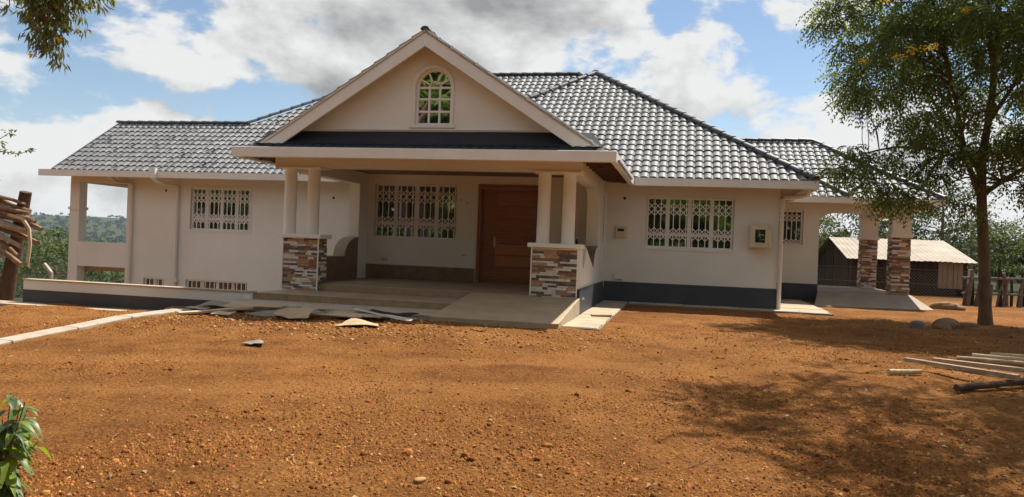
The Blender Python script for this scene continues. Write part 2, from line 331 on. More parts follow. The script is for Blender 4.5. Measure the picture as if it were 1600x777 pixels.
def ground_mat():
    m = bpy.data.materials.new('dirt'); m.use_nodes = True; M['dirt'] = m
    nt = m.node_tree; N = nt.nodes; L = nt.links; b = N['Principled BSDF']
    b.inputs['Roughness'].default_value = 0.95; b.inputs['Specular IOR Level'].default_value = 0.1
    geo = N.new('ShaderNodeNewGeometry')
    def noise(s, d=6, r=0.6):
        n = N.new('ShaderNodeTexNoise'); n.inputs['Scale'].default_value = s; n.inputs['Detail'].default_value = d; n.inputs['Roughness'].default_value = r
        L.new(geo.outputs['Position'], n.inputs['Vector']); return n.outputs['Fac']
    def ramp(f, stops):
        r = N.new('ShaderNodeValToRGB'); L.new(f, r.inputs[0]); e = r.color_ramp.elements
        while len(e) < len(stops): e.new(0.5)
        for i, (p, c) in enumerate(stops): e[i].position = p; e[i].color = (*c, 1)
        return r.outputs[0]
    def mix(f, a, c, t='MIX'):
        x = N.new('ShaderNodeMix'); x.data_type = 'RGBA'; x.blend_type = t
        if isinstance(f, float): x.inputs[0].default_value = f
        else: L.new(f, x.inputs[0])
        for s, i in ((a,6),(c,7)):
            if isinstance(s, tuple): x.inputs[i].default_value = (*s,1)
            else: L.new(s, x.inputs[i])
        return x.outputs[2]
    big = ramp(noise(0.55, 5), [(0.30,(0.255,0.098,0.025)),(0.50,(0.355,0.148,0.038)),(0.72,(0.445,0.202,0.057))])
    fine = ramp(noise(34, 9, 0.75), [(0.30,(0.30,0.28,0.27)),(0.5,(0.95,0.95,0.95)),(0.70,(1.5,1.45,1.4))])
    mid = ramp(noise(1.9, 7, 0.68), [(0.32,(0.58,0.54,0.52)),(0.5,(0.98,0.98,0.98)),(0.66,(1.18,1.20,1.22))])
    c = mix(0.85, big, fine, 'MULTIPLY'); c = mix(0.8, c, mid, 'MULTIPLY')
    spk = ramp(noise(95, 3, 0.5), [(0.0,(0,0,0)),(0.66,(0,0,0)),(0.72,(1,1,1))])
    c = mix(spk, c, (0.38,0.22,0.10))
    at = N.new('ShaderNodeAttribute'); at.attribute_name = 'packed'
    pk = ramp(noise(7, 6, 0.65), [(0.3,(0.36,0.150,0.040)),(0.7,(0.47,0.215,0.064))])
    pf = N.new('ShaderNodeMath'); pf.operation = 'MULTIPLY'; pf.inputs[1].default_value = 0.75; L.new(at.outputs['Fac'], pf.inputs[0])
    c = mix(pf.outputs[0], c, pk)
    v = N.new('ShaderNodeTexVoronoi'); v.inputs['Scale'].default_value = 34; v.inputs['Randomness'].default_value = 1.0; L.new(geo.outputs['Position'], v.inputs['Vector'])
    vd = ramp(v.outputs['Distance'], [(0.0,(1.15,1.12,1.1)),(0.35,(1,1,1)),(0.75,(0.6,0.56,0.54))])
    c = mix(0.7, c, vd, 'MULTIPLY')
    # beyond the yard the soil carries scrub: greenish far land
    sep = N.new('ShaderNodeSeparateXYZ'); L.new(geo.outputs['Position'], sep.inputs[0])
    ln = N.new('ShaderNodeVectorMath'); ln.operation = 'LENGTH'; L.new(geo.outputs['Position'], ln.inputs[0])
    far = N.new('ShaderNodeMapRange'); far.inputs['From Min'].default_value = 26; far.inputs['From Max'].default_value = 40; L.new(ln.outputs['Value'], far.inputs['Value'])
    green = ramp(noise(0.018, 9, 0.75), [(0.30,(0.022,0.036,0.013)),(0.52,(0.042,0.058,0.020)),(0.64,(0.080,0.085,0.034)),(0.72,(0.15,0.12,0.065))])
    gfine = ramp(noise(0.35, 8, 0.7), [(0.32,(0.45,0.45,0.45)),(0.68,(1.4,1.4,1.4))])
    green = mix(0.8, green, gfine, 'MULTIPLY')
    c = mix(far.outputs[0], c, green)
    L.new(c, b.inputs['Base Color'])
    n1 = noise(30, 10, 0.75)
    add = N.new('ShaderNodeMath'); add.operation = 'SUBTRACT'; L.new(n1, add.inputs[0])
    sc = N.new('ShaderNodeMath'); sc.operation = 'MULTIPLY'; sc.inputs[1].default_value = 0.35; L.new(v.outputs['Distance'], sc.inputs[0]); L.new(sc.outputs[0], add.inputs[1])
    bp = N.new('ShaderNodeBump'); bp.inputs['Strength'].default_value = 1.0; bp.inputs['Distance'].default_value = 0.05
    L.new(add.outputs[0], bp.inputs['Height']); L.new(bp.outputs[0], b.inputs['Normal'])
ground_mat()

# ------------------------------------------------------------------ ground
def gh(x, y):
    x = np.asarray(x, dtype=float); y = np.asarray(y, dtype=float)
    h = 0.20*sstep(3.5, 11.5, y)
    h = h - 0.22*sstep(-7.6, -9.6, x)*sstep(4, 11, y)                      # lower in front of the retaining wall
    sunk = sstep(12.80, 12.92, y)*sstep(-7.75, -7.85, x)*sstep(-12.6, -12.4, x)
    slope_l = sstep(12.9, 17.5, y)*sstep(-12.2, -13.2, x)
    h = h - 1.95*np.maximum(sunk, slope_l)
    h = h - 0.45*sstep(-11.5, -15, x)*sstep(3, 12, y)
    # beyond the house: land falls away to a valley on the left, hills rise far behind
    d = np.hypot(x, y)
    back = sstep(24, 120, y)*sstep(6, -40, x)
    h = h - 9*back - 14*sstep(100, 420, d)*sstep(20, -60, x)
    h = h + sstep(650, 1500, d)*(33 + 9*fbm(x/420+3, y/420, 3, 5)*2) + sstep(500, 1300, d)*8*fbm(x/60, y/60, 4, 9)
    hill = np.exp(-(((x+1090)/230)**2 + ((y-1240)/260)**2)); h = h + 15*hill
    return h
TRACKS = [[(-9.5,3.6),(-6.5,5.2),(-4.6,6.2),(-2.6,7.0),(0.0,7.7),(3.0,8.6),(6.5,10.0)], [(-9.5,5.6),(-6.5,7.0),(-4.4,7.8),(-2.2,8.5),(0.4,9.1),(3.2,9.9),(6.5,11.2)]]
def packed(x, y):
    x = np.asarray(x, dtype=float); y = np.asarray(y, dtype=float); best = np.full(x.shape, 9.0)
    for T in TRACKS:
        for (ax, ay), (bx, by) in zip(T, T[1:]):
            dx, dy = bx-ax, by-ay; t = np.clip(((x-ax)*dx+(y-ay)*dy)/(dx*dx+dy*dy), 0, 1); best = np.minimum(best, np.hypot(x-ax-t*dx, y-ay-t*dy))
    return sstep(0.36, 0.08, best+0.5*fbm(x*1.1, y*1.1, 3, 55))*np.clip(0.75+2.0*fbm(x*0.5, y*0.5, 2, 66), 0.15, 1)
def build_ground():
    def axis(lo, hi, step, far_, g):
        a = list(np.arange(lo, hi+1e-6, step)); s = step
        p = hi
        while p < far_: s *= g; p += s; a.append(p)
        s = step; p = lo; b = []
        while p > -far_: s *= g; p -= s; b.append(p)
        return np.array(b[::-1]+a)
    xs = axis(-9.5, 8.0, 0.07, 5200, 1.16); ys = axis(1.2, 19.0, 0.06, 5200, 1.16)
    X, Y = np.meshgrid(xs, ys)
    Z = gh(X, Y)
    nearf = sstep(26, 14, np.hypot(X*0.9, Y-8))
    Z = Z + nearf*(0.06*fbm(X*0.45, Y*0.45, 3, 11) + 0.055*fbm(X*2.9, Y*2.9, 5, 21))
    PK = packed(X, Y)*nearf; Z = Z - 0.014*PK
    n = len(xs); mny = len(ys)
    V = np.stack([X.ravel(), Y.ravel(), Z.ravel()], 1)
    i = np.arange(n-1); j = np.arange(mny-1); I, J = np.meshgrid(i, j); a = (J*n+I).ravel()
    F = np.stack([a, a+1, a+1+n, a+n], 1)
    o = raw_mesh('ground', V, F, 'dirt', smooth=True)
    at = o.data.attributes.new('packed', 'FLOAT', 'POINT'); at.data.foreach_set('value', PK.ravel().astype(np.float32))
    tag(o, 'red-brown laterite earth yard with gravel in front of the house', kind='structure')
    return xs, ys, Z
GX, GY, GZ = build_ground()
def gz(x, y):
    i = int(np.clip(np.searchsorted(GX, x)-1, 0, len(GX)-2)); j = int(np.clip(np.searchsorted(GY, y)-1, 0, len(GY)-2))
    tx = (x-GX[i])/(GX[i+1]-GX[i]); ty = (y-GY[j])/(GY[j+1]-GY[j])
    return float((GZ[j,i]*(1-tx)+GZ[j,i+1]*tx)*(1-ty) + (GZ[j+1,i]*(1-tx)+GZ[j+1,i+1]*tx)*ty)
def gz_arr(x, y):
    i = np.clip(np.searchsorted(GX, x)-1, 0, len(GX)-2); j = np.clip(np.searchsorted(GY, y)-1, 0, len(GY)-2)
    tx = (x-GX[i])/(GX[i+1]-GX[i]); ty = (y-GY[j])/(GY[j+1]-GY[j])
    return (GZ[j,i]*(1-tx)+GZ[j,i+1]*tx)*(1-ty) + (GZ[j+1,i]*(1-tx)+GZ[j+1,i+1]*tx)*ty

# ------------------------------------------------------------------ house
ZE0, ZE1 = 2.90, 3.085          # eaves: bottom and top of the boxed gutter
ZF = 0.53                       # porch floor
K = 0.65                        # roof pitch
house = thing('house', 'cream bungalow with grey tiled roofs and a gabled front porch', 'house', (-4.8, 18.0, 0.0))

def wall_x(name, x0, x1, z0, z1, y, th, ops, material='wall', plinth=None, parent=house):
    """wall in the X direction, front face at y, openings (x0,x1,z0,z1) cut out; plinth = height of dark band (own mesh)"""
    mb = MB(); xs = sorted({x0, x1, *[v for o in ops for v in o[:2]]}); zs = sorted({z0, z1, *[v for o in ops for v in o[2:]]})
    def hole(cx, cz): return any(o[0] < cx < o[1] and o[2] < cz < o[3] for o in ops)
    for a, b in zip(xs, xs[1:]):
        for c, d in zip(zs, zs[1:]):
            if hole((a+b)/2, (c+d)/2): continue
            mb.add([(a,y,c),(b,y,c),(b,y,d),(a,y,d)], [(0,1,2,3)]); mb.add([(a,y+th,c),(b,y+th,c),(b,y+th,d),(a,y+th,d)], [(3,2,1,0)])
    for (a,b,c,d) in list(ops)+[(x0,x1,z0,z1)]:
        mb.add([(a,y,c),(b,y,c),(b,y,d),(a,y,d),(a,y+th,c),(b,y+th,c),(b,y+th,d),(a,y+th,d)], [(0,1,5,4),(1,2,6,5),(2,3,7,6),(3,0,4,7)])
    return mb.build(name, material, parent)
def wall_y(name, y0, y1, z0, z1, x, th, material='wall', parent=house):
    return MB().box(x, x+th, y0, y1, z0, z1).build(name, material, parent)

def grille_geo(x0, x1, z0, z1, y, cells, zones):
    mb = MB(); w = (x1-x0)/cells; t = 0.019
    for i in range(cells+1): x = x0+w*i; mb.box(x-t/2, x+t/2, y-t/2, y+t/2, z0, z1)
    for z in (z0, z1): mb.box(x0-0.02, x1+0.02, y-0.010, y+0.010, z-0.012, z+0.012)
    for (a, b, rows) in zones:
        h = (b-a)/rows
        for r in range(rows):
            for i in range(cells):
                xa, xb = x0+w*i, x0+w*(i+1); za = a+h*r
                mb.bar((xa,y-0.011,za),(xb,y-0.011,za+h), t*0.9, 0.008, (0,1,0)); mb.bar((xa,y-0.015,za+h),(xb,y-0.015,za), t*0.9, 0.008, (0,1,0))
    return mb
def window(x0, x1, z0, z1, y, panels=4, cells=13, glass='glass', low=False, transom=True, zones=None, casing=True):
    """steel casement window set back in its reveal, security grille flush with the wall"""
    yf = y+0.09
    fr = MB(); t = 0.045
    fr.box(x0+0.002, x1-0.002, yf, yf+0.04, z0+0.002, z0+t); fr.box(x0+0.002, x1-0.002, yf, yf+0.04, z1-t, z1-0.002); fr.box(x0+0.002, x0+t, yf, yf+0.04, z0+t, z1-t); fr.box(x1-t, x1-0.002, yf, yf+0.04, z0+t, z1-t)
    win = fr.build('window', 'grille', house)
    pw = (x1-x0)/panels; zt = z0+(z1-z0)*0.27
    for i in range(1, panels):
        x = x0+pw*i; MB().box(x-0.045, x+0.045, yf-0.006, yf+0.034, z0+t, z1-t).build('mullion', 'grille', win)
    if transom: MB().box(x0+t, x1-t, yf-0.003, yf+0.03, zt-0.035, zt+0.035).build('transom', 'grille', win)
    for i in range(panels):
        xa = x0+pw*i+0.045; xb = x0+pw*(i+1)-0.045
        rows = ((z0+t, zt-0.035), (zt+0.035, z1-t)) if transom else ((z0+t, z1-t),)
        for a, b in rows:
            tilt = random.uniform(-0.004, 0.004)
            MB().add([(xa,yf+0.022+tilt,a),(xb,yf+0.022-tilt,a),(xb,yf+0.022-tilt,b),(xa,yf+0.022+tilt,b)], [(0,1,2,3)]) if False else None
            q = MB(); q.hexa([(xa,yf+0.020+tilt,a),(xb,yf+0.020-tilt,a),(xb,yf+0.028,a),(xa,yf+0.028,a),(xa,yf+0.020+tilt,b),(xb,yf+0.020-tilt,b),(xb,yf+0.028,b),(xa,yf+0.028,b)])
            q.build('pane', glass, win)
    H = z1-z0
    zones = zones or [(z1-0.36*H, z1-0.11*H, 2), (z0+0.16*H, z0+0.40*H, 2)]
    grille_geo(x0+0.05, x1-0.05, z0+0.02, z1-0.02, y+0.030, cells, zones).build('grille', 'grille', win)
    if casing:
        c = MB(); e = 0.05
        for a, b, cc, d in ((x0-e,x1+e,z1,z1+e),(x0-e,x1+e,z0-e,z0),(x0-e,x0,z0,z1),(x1,x1+e,z0,z1)): c.box(a, b, y-0.018, y+0.006, cc, d)
        c.build('window_surround', 'wall', win)
    return win

# --- porch back wall, door and window
YB = 17.6
DX0, DX1, DZ1 = -4.705, -3.20, 2.83
wall_x('porch_back_wall', -7.71, -1.83, ZF-0.1, 3.05, YB, 0.22, [(-7.28,-5.23,1.51,2.80),(DX0,DX1,ZF-0.1,DZ1)])
window(-7.28, -5.23, 1.51, 2.80, YB, 4, 13, casing=False)
def door():
    fr = MB(); y = YB-0.03
    fr.box(DX0, DX0+0.075, y, YB+0.15, ZF, DZ1); fr.box(DX1-0.075, DX1, y, YB+0.15, ZF, DZ1); fr.box(DX0+0.075, DX1-0.075, y, YB+0.15, DZ1-0.085, DZ1)
    d = fr.build('door', 'wood_door', house); tag(d, 'dark reddish timber front door with a lighter lower panel')
    yl = YB+0.07
    MB().box(DX0+0.08, DX0+0.36, yl, yl+0.05, ZF+0.01, DZ1-0.09).build('side_leaf', 'wood_door', d)
    MB().box(DX0+0.13, DX0+0.31, yl-0.012, yl+0.0, ZF+0.15, DZ1-0.25).build('side_leaf_panel', 'wood_door', d, bevel=0.006)
    MB().box(DX0+0.365, DX1-0.08, yl-0.01, yl+0.05, ZF+0.01, DZ1-0.09).build('door_leaf', 'wood_door', d)
    zs = [ZF+0.06, 0.93, 1.20, 1.46, 1.76, 2.05, 2.34, DZ1-0.13]
    for i, (a, b) in enumerate(zip(zs, zs[1:])):
        p = MB().box(DX0+0.42, DX1-0.13, yl-0.024, yl-0.010, a+0.012, b-0.012).build('door_board', 'wood_door_light' if i in (1,2) else 'wood_door', d, bevel=0.006)
        if i == 1: p['label'] = 'lighter brown lower door boards'
    hb = MB(); hb.box(DX0+0.385, DX0+0.43, yl-0.025, yl-0.011, 1.38, 1.62); hb.tube([(DX0+0.408,yl-0.025,1.50),(DX0+0.408,yl-0.07,1.50),(DX0+0.53,yl-0.075,1.50)], 0.011, 8)
    hb.build('door_handle', 'steel', d)
door()
# skirting tiles along the back wall and the low side wall
sk = MB().box(-7.44, DX0-0.03, YB-0.012, YB-0.001, ZF, 0.865).build('skirting', 'mortar', house)
x = -7.43
while x < DX0-0.06:
    e = min(x+0.296, DX0-0.035); MB().box(x, e, YB-0.022, YB-0.012, ZF+0.003, 0.862).build('skirting_tile', 'skirt_tile', sk); x += 0.30
mk = MB(); mk.box(-5.14,-5.10,YB-0.012,YB-0.001,2.43,2.49); mk.box(-4.99,-4.95,YB-0.012,YB-0.001,2.36,2.41); mk.box(-5.06,-4.98,YB-0.012,YB-0.001,1.14,1.18); mk.box(-7.05,-6.9,YB-0.010,YB-0.001,0.95,1.02)
mk.build('wall_outlet', 'reveal', house)

# --- floor slab, steps, landing, ramp
YP = 14.10                      # front face of the pedestals
MB().box(-7.46, -1.84, 14.23, YB, 0.05, ZF).build('porch_floor', 'floor_tile', house)
s2 = MB().box(-7.58, -3.86, 12.84, 14.228, 0.05, 0.405).build('step', 'floor_tile', house)
s3 = MB().box(-7.75, -3.86, 11.80, 12.838, -0.1, 0.285).build('landing', 'concrete', house)
def riser_tiles(parent, x0, x1, y, z0, z1, w=0.33):
    x = x0
    while x < x1-0.02:
        e = min(x+w-0.006, x1); MB().box(x, e, y-0.011, y-0.0005, z0, z1).build('riser_tile', 'riser_tile', parent); x += w
    MB().box(x0, x1, y-0.020, y+0.012, z1+0.001, z1+0.012).build('nosing', 'curb', parent)
fl = [o for o in house.children if o.name.startswith('porch_floor')][0]
riser_tiles(fl, -6.96, -3.87, 14.23, 0.408, ZF-0.006)
riser_tiles(s2, -7.578, -3.87, 12.84, 0.288, 0.399)
MB().box(-7.745, -3.87, 11.785, 11.80, 0.262, 0.288).build('nosing', 'curb', s3)
rp = MB(); rp.hexa([(-3.858,11.72,-0.1),(-1.83,11.72,-0.1),(-1.83,14.229,-0.1),(-3.858,14.229,-0.1),(-3.858,11.72,0.275),(-1.83,11.72,0.275),(-1.83,14.229,ZF+0.001),(-3.858,14.229,ZF+0.001)])
ramp_o = rp.build('ramp', 'ramp', house)
rr = MB(); rr.hexa([(-1.829,11.70,-0.1),(-1.80,11.70,-0.1),(-1.80,14.10,-0.1),(-1.829,14.10,-0.1),(-1.829,11.70,0.283),(-1.80,11.70,0.283),(-1.80,14.10,0.525),(-1.829,14.10,0.525)])
rr.build('ramp_edge', 'slab', ramp_o)

# --- stone-clad pedestals with paired columns
STONES = ['stone_white','stone_tan','stone_brown','stone_grey','stone_tan','stone_brown','stone_white']
def stone_face(parent, o, u, nrm, w, h, seed, rmin=0.030, rmax=0.052, lmin=0.08, lmax=0.30, indiv=True, into=None, pr=0.020):
    """courses of thin split-stone strips on a face: o = lower left corner, u = along, nrm = outward"""
    rs = random.Random(seed); o = Vector(o); u = Vector(u); n = Vector(nrm); z = 0.0
    while z < h-0.01:
        rh = min(rs.uniform(rmin, rmax), h-z); x = 0.0
        while x < w-0.005:
            l = rs.uniform(lmin, lmax)*(1.2 if rs.random() < 0.2 else 1.0)
            if w-x-l < 0.06: l = w-x
            r_ = rs.random(); mi = 0 if r_ < 0.35 else 1 if r_ < 0.64 else 2 if r_ < 0.84 else 3
            d = rs.uniform(0.35, 1.0)*pr + (0.004 if mi == 0 else 0); g = 0.0022
            a = o + u*(x+g); b = o + u*(min(x+l, w)-g); z0 = z+g; z1 = z+rh-g; sl = rs.uniform(-0.004, 0.004)
            P = [a+Vector((0,0,z0)), b+Vector((0,0,z0)), b+Vector((0,0,z0))-n*0.0+n*0, a]
            pts = [a+n*d+Vector((0,0,z0)), b+n*(d+sl)+Vector((0,0,z0)), b+Vector((0,0,z0)), a+Vector((0,0,z0)),
                   a+n*d+Vector((0,0,z1)), b+n*(d-sl)+Vector((0,0,z1)), b+Vector((0,0,z1)), a+Vector((0,0,z1))]
            if into is not None: into.mi = mi; into.hexa(pts)
            else: MB().hexa(pts).build('stone', ['stone_white','stone_tan','stone_brown','stone_grey'][mi], parent)
            x += l
        z += rh
def pedestal(x0, x1, zb, seed, cols):
    zc = 1.42
    p = MB().box(x0+0.02, x1-0.02, YP+0.022, YP+0.40, zb, zc).build('pedestal', 'mortar', house)
    stone_face(p, (x0+0.02,YP+0.022,zb+0.002), (1,0,0), (0,-1,0), x1-x0-0.04, zc-zb-0.004, seed)
    tr = MB(); tr.box(x0-0.005, x0+0.018, YP-0.004, YP+0.40, zb, zc); tr.box(x1-0.018, x1+0.003, YP-0.004, YP+0.020, zb, zc)
    tr.build('corner_trim', 'column', p)
    MB().box(x0-0.07, x1+0.06, YP-0.06, YP+0.46, zc+0.001, zc+0.085).build('cap', 'column', p, bevel=0.012)
    for cx in cols:
        c = MB().lathe((cx, YP+0.22, zc+0.086), [(0.128,0.0),(0.128,0.03),(0.122,0.05),(0.120,1.27),(0.126,1.29),(0.126,1.31)], 24).build('column', 'column', house, smooth=True)
    return p
pL = pedestal(-7.74, -6.97, 0.404, 3, (-7.74+0.02, -7.22))
stone_face(pL, (-6.97-0.02,YP+0.03,0.53), (0,1,0), (1,0,0), 0.36, 1.42-0.53, 5)
pR = pedestal(-2.73, -1.86, ZF, 4, (-2.565, -2.095))
# front beam above the columns, with a stepped soffit
bm_ = MB(); bm_.box(-7.98, -1.84, YP+0.03, YP+0.42, 2.83, 3.02); bm_.build('porch_beam', 'wall', house)
cp = MB(); cp.box(-7.96, -6.98, YP+0.0, YP+0.45, 2.797, 2.829); cp.build('beam_seat', 'column', house)
cp = MB(); cp.box(-2.76, -1.86, YP+0.0, YP+0.45, 2.797, 2.829); cp.build('beam_seat', 'column', house)
def bracket(xa, xb, y0, y1):
    pass
# drop panels under the beam and curved brackets at the right hand end
def quarter(y0, z0, r, n=10, flip=False):
    return [(y0 + (r-r*math.cos(a)), z0 + r*math.sin(a)) for a in [math.pi/2*i/n for i in range(n+1)]]
# side beams from front beam back to the piers
for xa, xb in ((-7.71,-7.45), (-2.10,-1.832)):
    MB().box(xa, xb, YP+0.421, YB-0.001, 2.74, 3.02).build('side_beam', 'wall', house)
# curved haunches where side beams meet pier
YPI = 17.1
for xa, xb, yp in ((-2.098,-1.834,YPI),):
    pts = [(yp-0.001, 2.738), (yp-0.45, 2.738)] + [(yp-0.45+0.45*math.sin(a), 2.738-0.30*(1-math.cos(a))) for a in [math.pi/2*i/8 for i in range(1,9)]]
    MB().prism(pts, 'x', xa, xb).build('haunch', 'wall', house)
# piers
pierL = MB().box(-7.71, -7.45, YPI, YB-0.001, ZF, 2.739).build('pier', 'wall', house)
pierR = MB().box(-2.10, -1.832, YPI, YB-0.001, ZF, 2.739).build('pier', 'wall', house)
# low side walls with scooped tops
def low_wall(xa, xb, y0, y1, zb, ztop, scoop_front):
    zl = 1.035; r = 0.74
    pts = [(y0, zb), (y1, zb), (y1, ztop)]
    pts += [(y1-r*math.sin(a), zl+(ztop-zl)*math.cos(a)) for a in [math.pi/2*i/10 for i in range(1,11)]] if True else []
    if scoop_front:
        f = 0.5
        pts += [(y0+f*math.cos(a)*1.0, zl+(ztop-zl)*(1-math.cos(math.pi/2-a))*1.0) for a in [math.pi/2*i/8 for i in range(0,9)]]
        pts[-1] = (y0, ztop)
    else: pts += [(y0, zl)]
    return pts
ptsL = low_wall(0, 0, YP+0.40, YPI-0.001, 0.1, 1.47, False)
MB().prism(ptsL, 'x', -7.70, -7.462).build('low_wall', 'wall', house)
lwt = MB().prism([p if p[1] > 0.5 else (p[0], ZF) for p in ptsL], 'x', -7.461, -7.448).build('low_wall_facing', 'skirt_tile', house)
capL = MB(); topL = ptsL[2:-1] + [(YP+0.40, 1.035)]
for (a, b) in zip(topL, topL[1:]): capL.hexa([(-7.72,a[0],a[1]+0.001),(-7.44,a[0],a[1]+0.001),(-7.44,b[0],b[1]+0.001),(-7.72,b[0],b[1]+0.001),(-7.72,a[0],a[1]+0.022),(-7.44,a[0],a[1]+0.022),(-7.44,b[0],b[1]+0.022),(-7.72,b[0],b[1]+0.022)])
capL.build('low_wall_coping', 'floor_tile', house)
ptsR = low_wall(0, 0, YP+0.40, YPI-0.001, -0.1, 1.47, True)
MB().prism(ptsR, 'x', -2.08, -1.832).build('low_wall', 'wall', house)
MB().prism([(max(p[0],YP+0.42), max(p[1],ZF)) for p in ptsR], 'x', -2.095, -2.081).build('low_wall_facing', 'skirt_tile', house)
capR = MB(); topR = ptsR[2:13]
for (a, b) in zip(topR, topR[1:]): capR.hexa([(-2.10,a[0],a[1]+0.001),(-1.826,a[0],a[1]+0.001),(-1.826,b[0],b[1]+0.001),(-2.10,b[0],b[1]+0.001),(-2.10,a[0],a[1]+0.022),(-1.826,a[0],a[1]+0.022),(-1.826,b[0],b[1]+0.022),(-2.10,b[0],b[1]+0.022)])
capR.build('low_wall_coping', 'skirt_tile', house)
# right side of the porch: pedestal flank and outer skin down to the apron
MB().box(-1.859, -1.832, YP+0.002, YP+0.399, 0.69, 1.419).build('porch_flank', 'wall', house)
MB().box(-2.5, -1.834, YP+0.001, YP+0.397, 0.0, 0.528).build('pedestal_base', 'wall', house)
MB().box(-1.831, -1.805, YP+0.003, 18.398, -0.05, 0.69).build('plinth', 'plinth', house)
MB().tube([(-1.80,14.45,0.50),(-1.765,14.45,0.50)], 0.018, 8).build('drain_spout', 'pipe', house)
# narrow return wall beside the porch with its own window
wall_y('return_wall', YB, 18.4, 0.69, 3.05, -2.03, 0.21)
MB().box(-1.815, -1.80, 17.72, 18.22, 1.50, 2.72).build('side_window', 'grille', house)
sw = [o for o in house.children if o.name.startswith('side_window')][0]
MB().box(-1.799, -1.795, 17.77, 18.17, 1.55, 2.67).build('pane', 'glass', sw)
g = MB()
for i in range(5): yy = 17.77+0.1*i; g.box(-1.782, -1.772, yy-0.006, yy+0.006, 1.52, 2.70)
g.build('grille', 'grille', sw)

# --- right hand room
RW = (-0.88, 1.10, 1.515, 2.69)
wall_x('front_wall', -1.82, 2.075, 0.69, 3.05, 18.4, 0.22, [RW])
window(*RW, 18.4, 4, 13)
MB().box(-1.80, 2.085, 18.385, 18.62, -0.1, 0.689).build('plinth', 'plinth', house)
wall_y('side_wall', 18.621, 22.999, 0.69, 3.05, 1.855, 0.22)
MB().box(1.85, 2.085, 18.621, 22.98, -0.1, 0.689).build('plinth', 'plinth', house)
# --- set-back room to its right
W2 = (2.50, 3.235, 1.765, 2.72)
wall_x('front_wall', 2.076, 3.66, 0.69, 3.05, 23.0, 0.22, [W2])
window(*W2, 23.0, 1, 5, transom=False, zones=[(2.40,2.62,2),(1.79,1.93,1)])
MB().box(2.086, 3.67, 22.985, 23.22, -0.1, 0.689).build('plinth', 'plinth', house)
wall_y('side_wall', 23.221, 30.0, 0.0, 3.05, 3.44, 0.22)
# --- left wing (two storeys, lower one below the yard)
YW = 19.4; XL0 = -17.45; ZB = -2.2
LW = (-13.50, -11.66, 1.53, 2.70)
wall_x('left_wing_wall', -15.40, -7.50, ZB, 3.05, YW, 0.22, [LW, (-14.93,-14.28,-0.45,0.12), (-13.58,-11.67,-0.45,0.13)])
window(*LW, YW, 4, 13)
for a, b, p, c in ((-14.93,-14.28,2,4),(-13.58,-11.67,4,13)): window(a, b, -0.45, 0.12 if p == 2 else 0.13, YW, p, c, transom=False, zones=[(-0.40,-0.10,2)], casing=False, glass='glass_low')
# open veranda at the left end: corner posts, parapet, upper beam
v = MB(); v.box(XL0, -17.14, YW, YW+0.30, ZB, 2.78); v.build('veranda_post', 'wall', house)
MB().box(XL0-0.03, -17.11, YW-0.03, YW+0.33, 1.98, 2.06).build('post_band', 'wall', house)
MB().box(-15.55, -15.401, YW+0.002, YW+0.30, ZB, 2.78).build('veranda_post', 'wall', house)
MB().box(-17.139, -15.551, YW+0.004, YW+0.25, 0.36, 1.06).build('parapet', 'wall', house)
MB().box(XL0+0.002, -15.402, YW+0.002, YW+0.30, 2.781, 3.05).build('veranda_beam', 'wall', house)
# side wall of the house behind the veranda (left face of rooms) and rear posts
wall_y('veranda_inner_wall', YW+0.22, 24.5, ZB, 3.0, -15.40, 0.22)
MB().box(XL0, -16.46, 23.2, 23.45, ZB, 3.0).build('veranda_rear_wall', 'wall', house)
MB().box(-16.459, -15.42, 23.2, 23.4, 2.74, 3.0).build('veranda_beam', 'wall', house)
MB().box(-16.459, -15.42, 23.22, 23.38, 0.3, 1.05).build('parapet', 'wall', house)
MB().box(XL0+0.01, -15.42, YW+0.31, 23.19, 0.22, 0.355).build('veranda_floor', 'concrete', house)
MB().box(XL0+0.02, XL0+0.24, YW+0.31, 23.19, 2.785, 3.0).build('veranda_beam', 'wall', house)
lwf = MB().box(-15.3, -7.76, 12.96, 19.39, -2.2, -1.88).build('added_well_floor', 'concrete'); tag(lwf, kind='structure')  # unseen slab, added so the low panes do not mirror sunlit red earth
# holes in the wall (vents)
for x, z, y in ((-1.389,2.642,18.4), (-14.3,2.60,YW), (-9.2,2.52,YW)):
    MB().tube([(x,y-0.004,z),(x,y+0.02,z)], 0.035, 10).build('wall_vent', 'dark', house)

# --- eaves: boxed gutters
def gutter(name, a, b, th=0.10, z0=ZE0, z1=ZE1, inward=(0,1)):
    """boxed gutter from a to b (plan points); inward = plan direction towards house"""
    ax, ay = a; bx, by = b; ix, iy = inward; mb = MB()
    x0, x1 = sorted((ax, bx)); y0, y1 = sorted((ay, by))
    if ix: x0, x1 = (ax, ax+th) if ix > 0 else (ax-th, ax)
    if iy: y0, y1 = (ay, ay+th) if iy > 0 else (ay-th, ay)
    return mb.box(x0, x1, y0, y1, z0, z1).build(name, 'fascia', house, bevel=0.008)
gutter('fascia', (-8.25,13.00), (-1.145,13.00), z0=ZE0-0.012, z1=ZE1-0.010, inward=(0,1))
gutter('fascia', (-1.145,13.101), (-1.145,17.74), z0=ZE0-0.010, z1=ZE1-0.012, inward=(-1,0))
gutter('fascia', (-8.25,13.101), (-8.25,18.69), z0=ZE0-0.010, z1=ZE1-0.012, inward=(1,0))
gutter('fascia', (-1.145,17.75), (2.79,17.75), z0=ZE0-0.006, z1=ZE1-0.006)
gutter('fascia', (2.79,17.851), (2.79,22.29), z0=ZE0-0.004, z1=ZE1-0.008, inward=(-1,0))
gutter('fascia', (2.80,22.30), (4.36,22.30), z0=ZE0+0.01, z1=ZE1+0.004)
gutter('fascia', (4.36,22.401), (4.36,22.50), z0=ZE0+0.012, z1=ZE1, inward=(-1,0))
gutter('fascia', (4.37,22.52), (6.72,22.52), z0=ZE0+0.0, z1=ZE1-0.01)
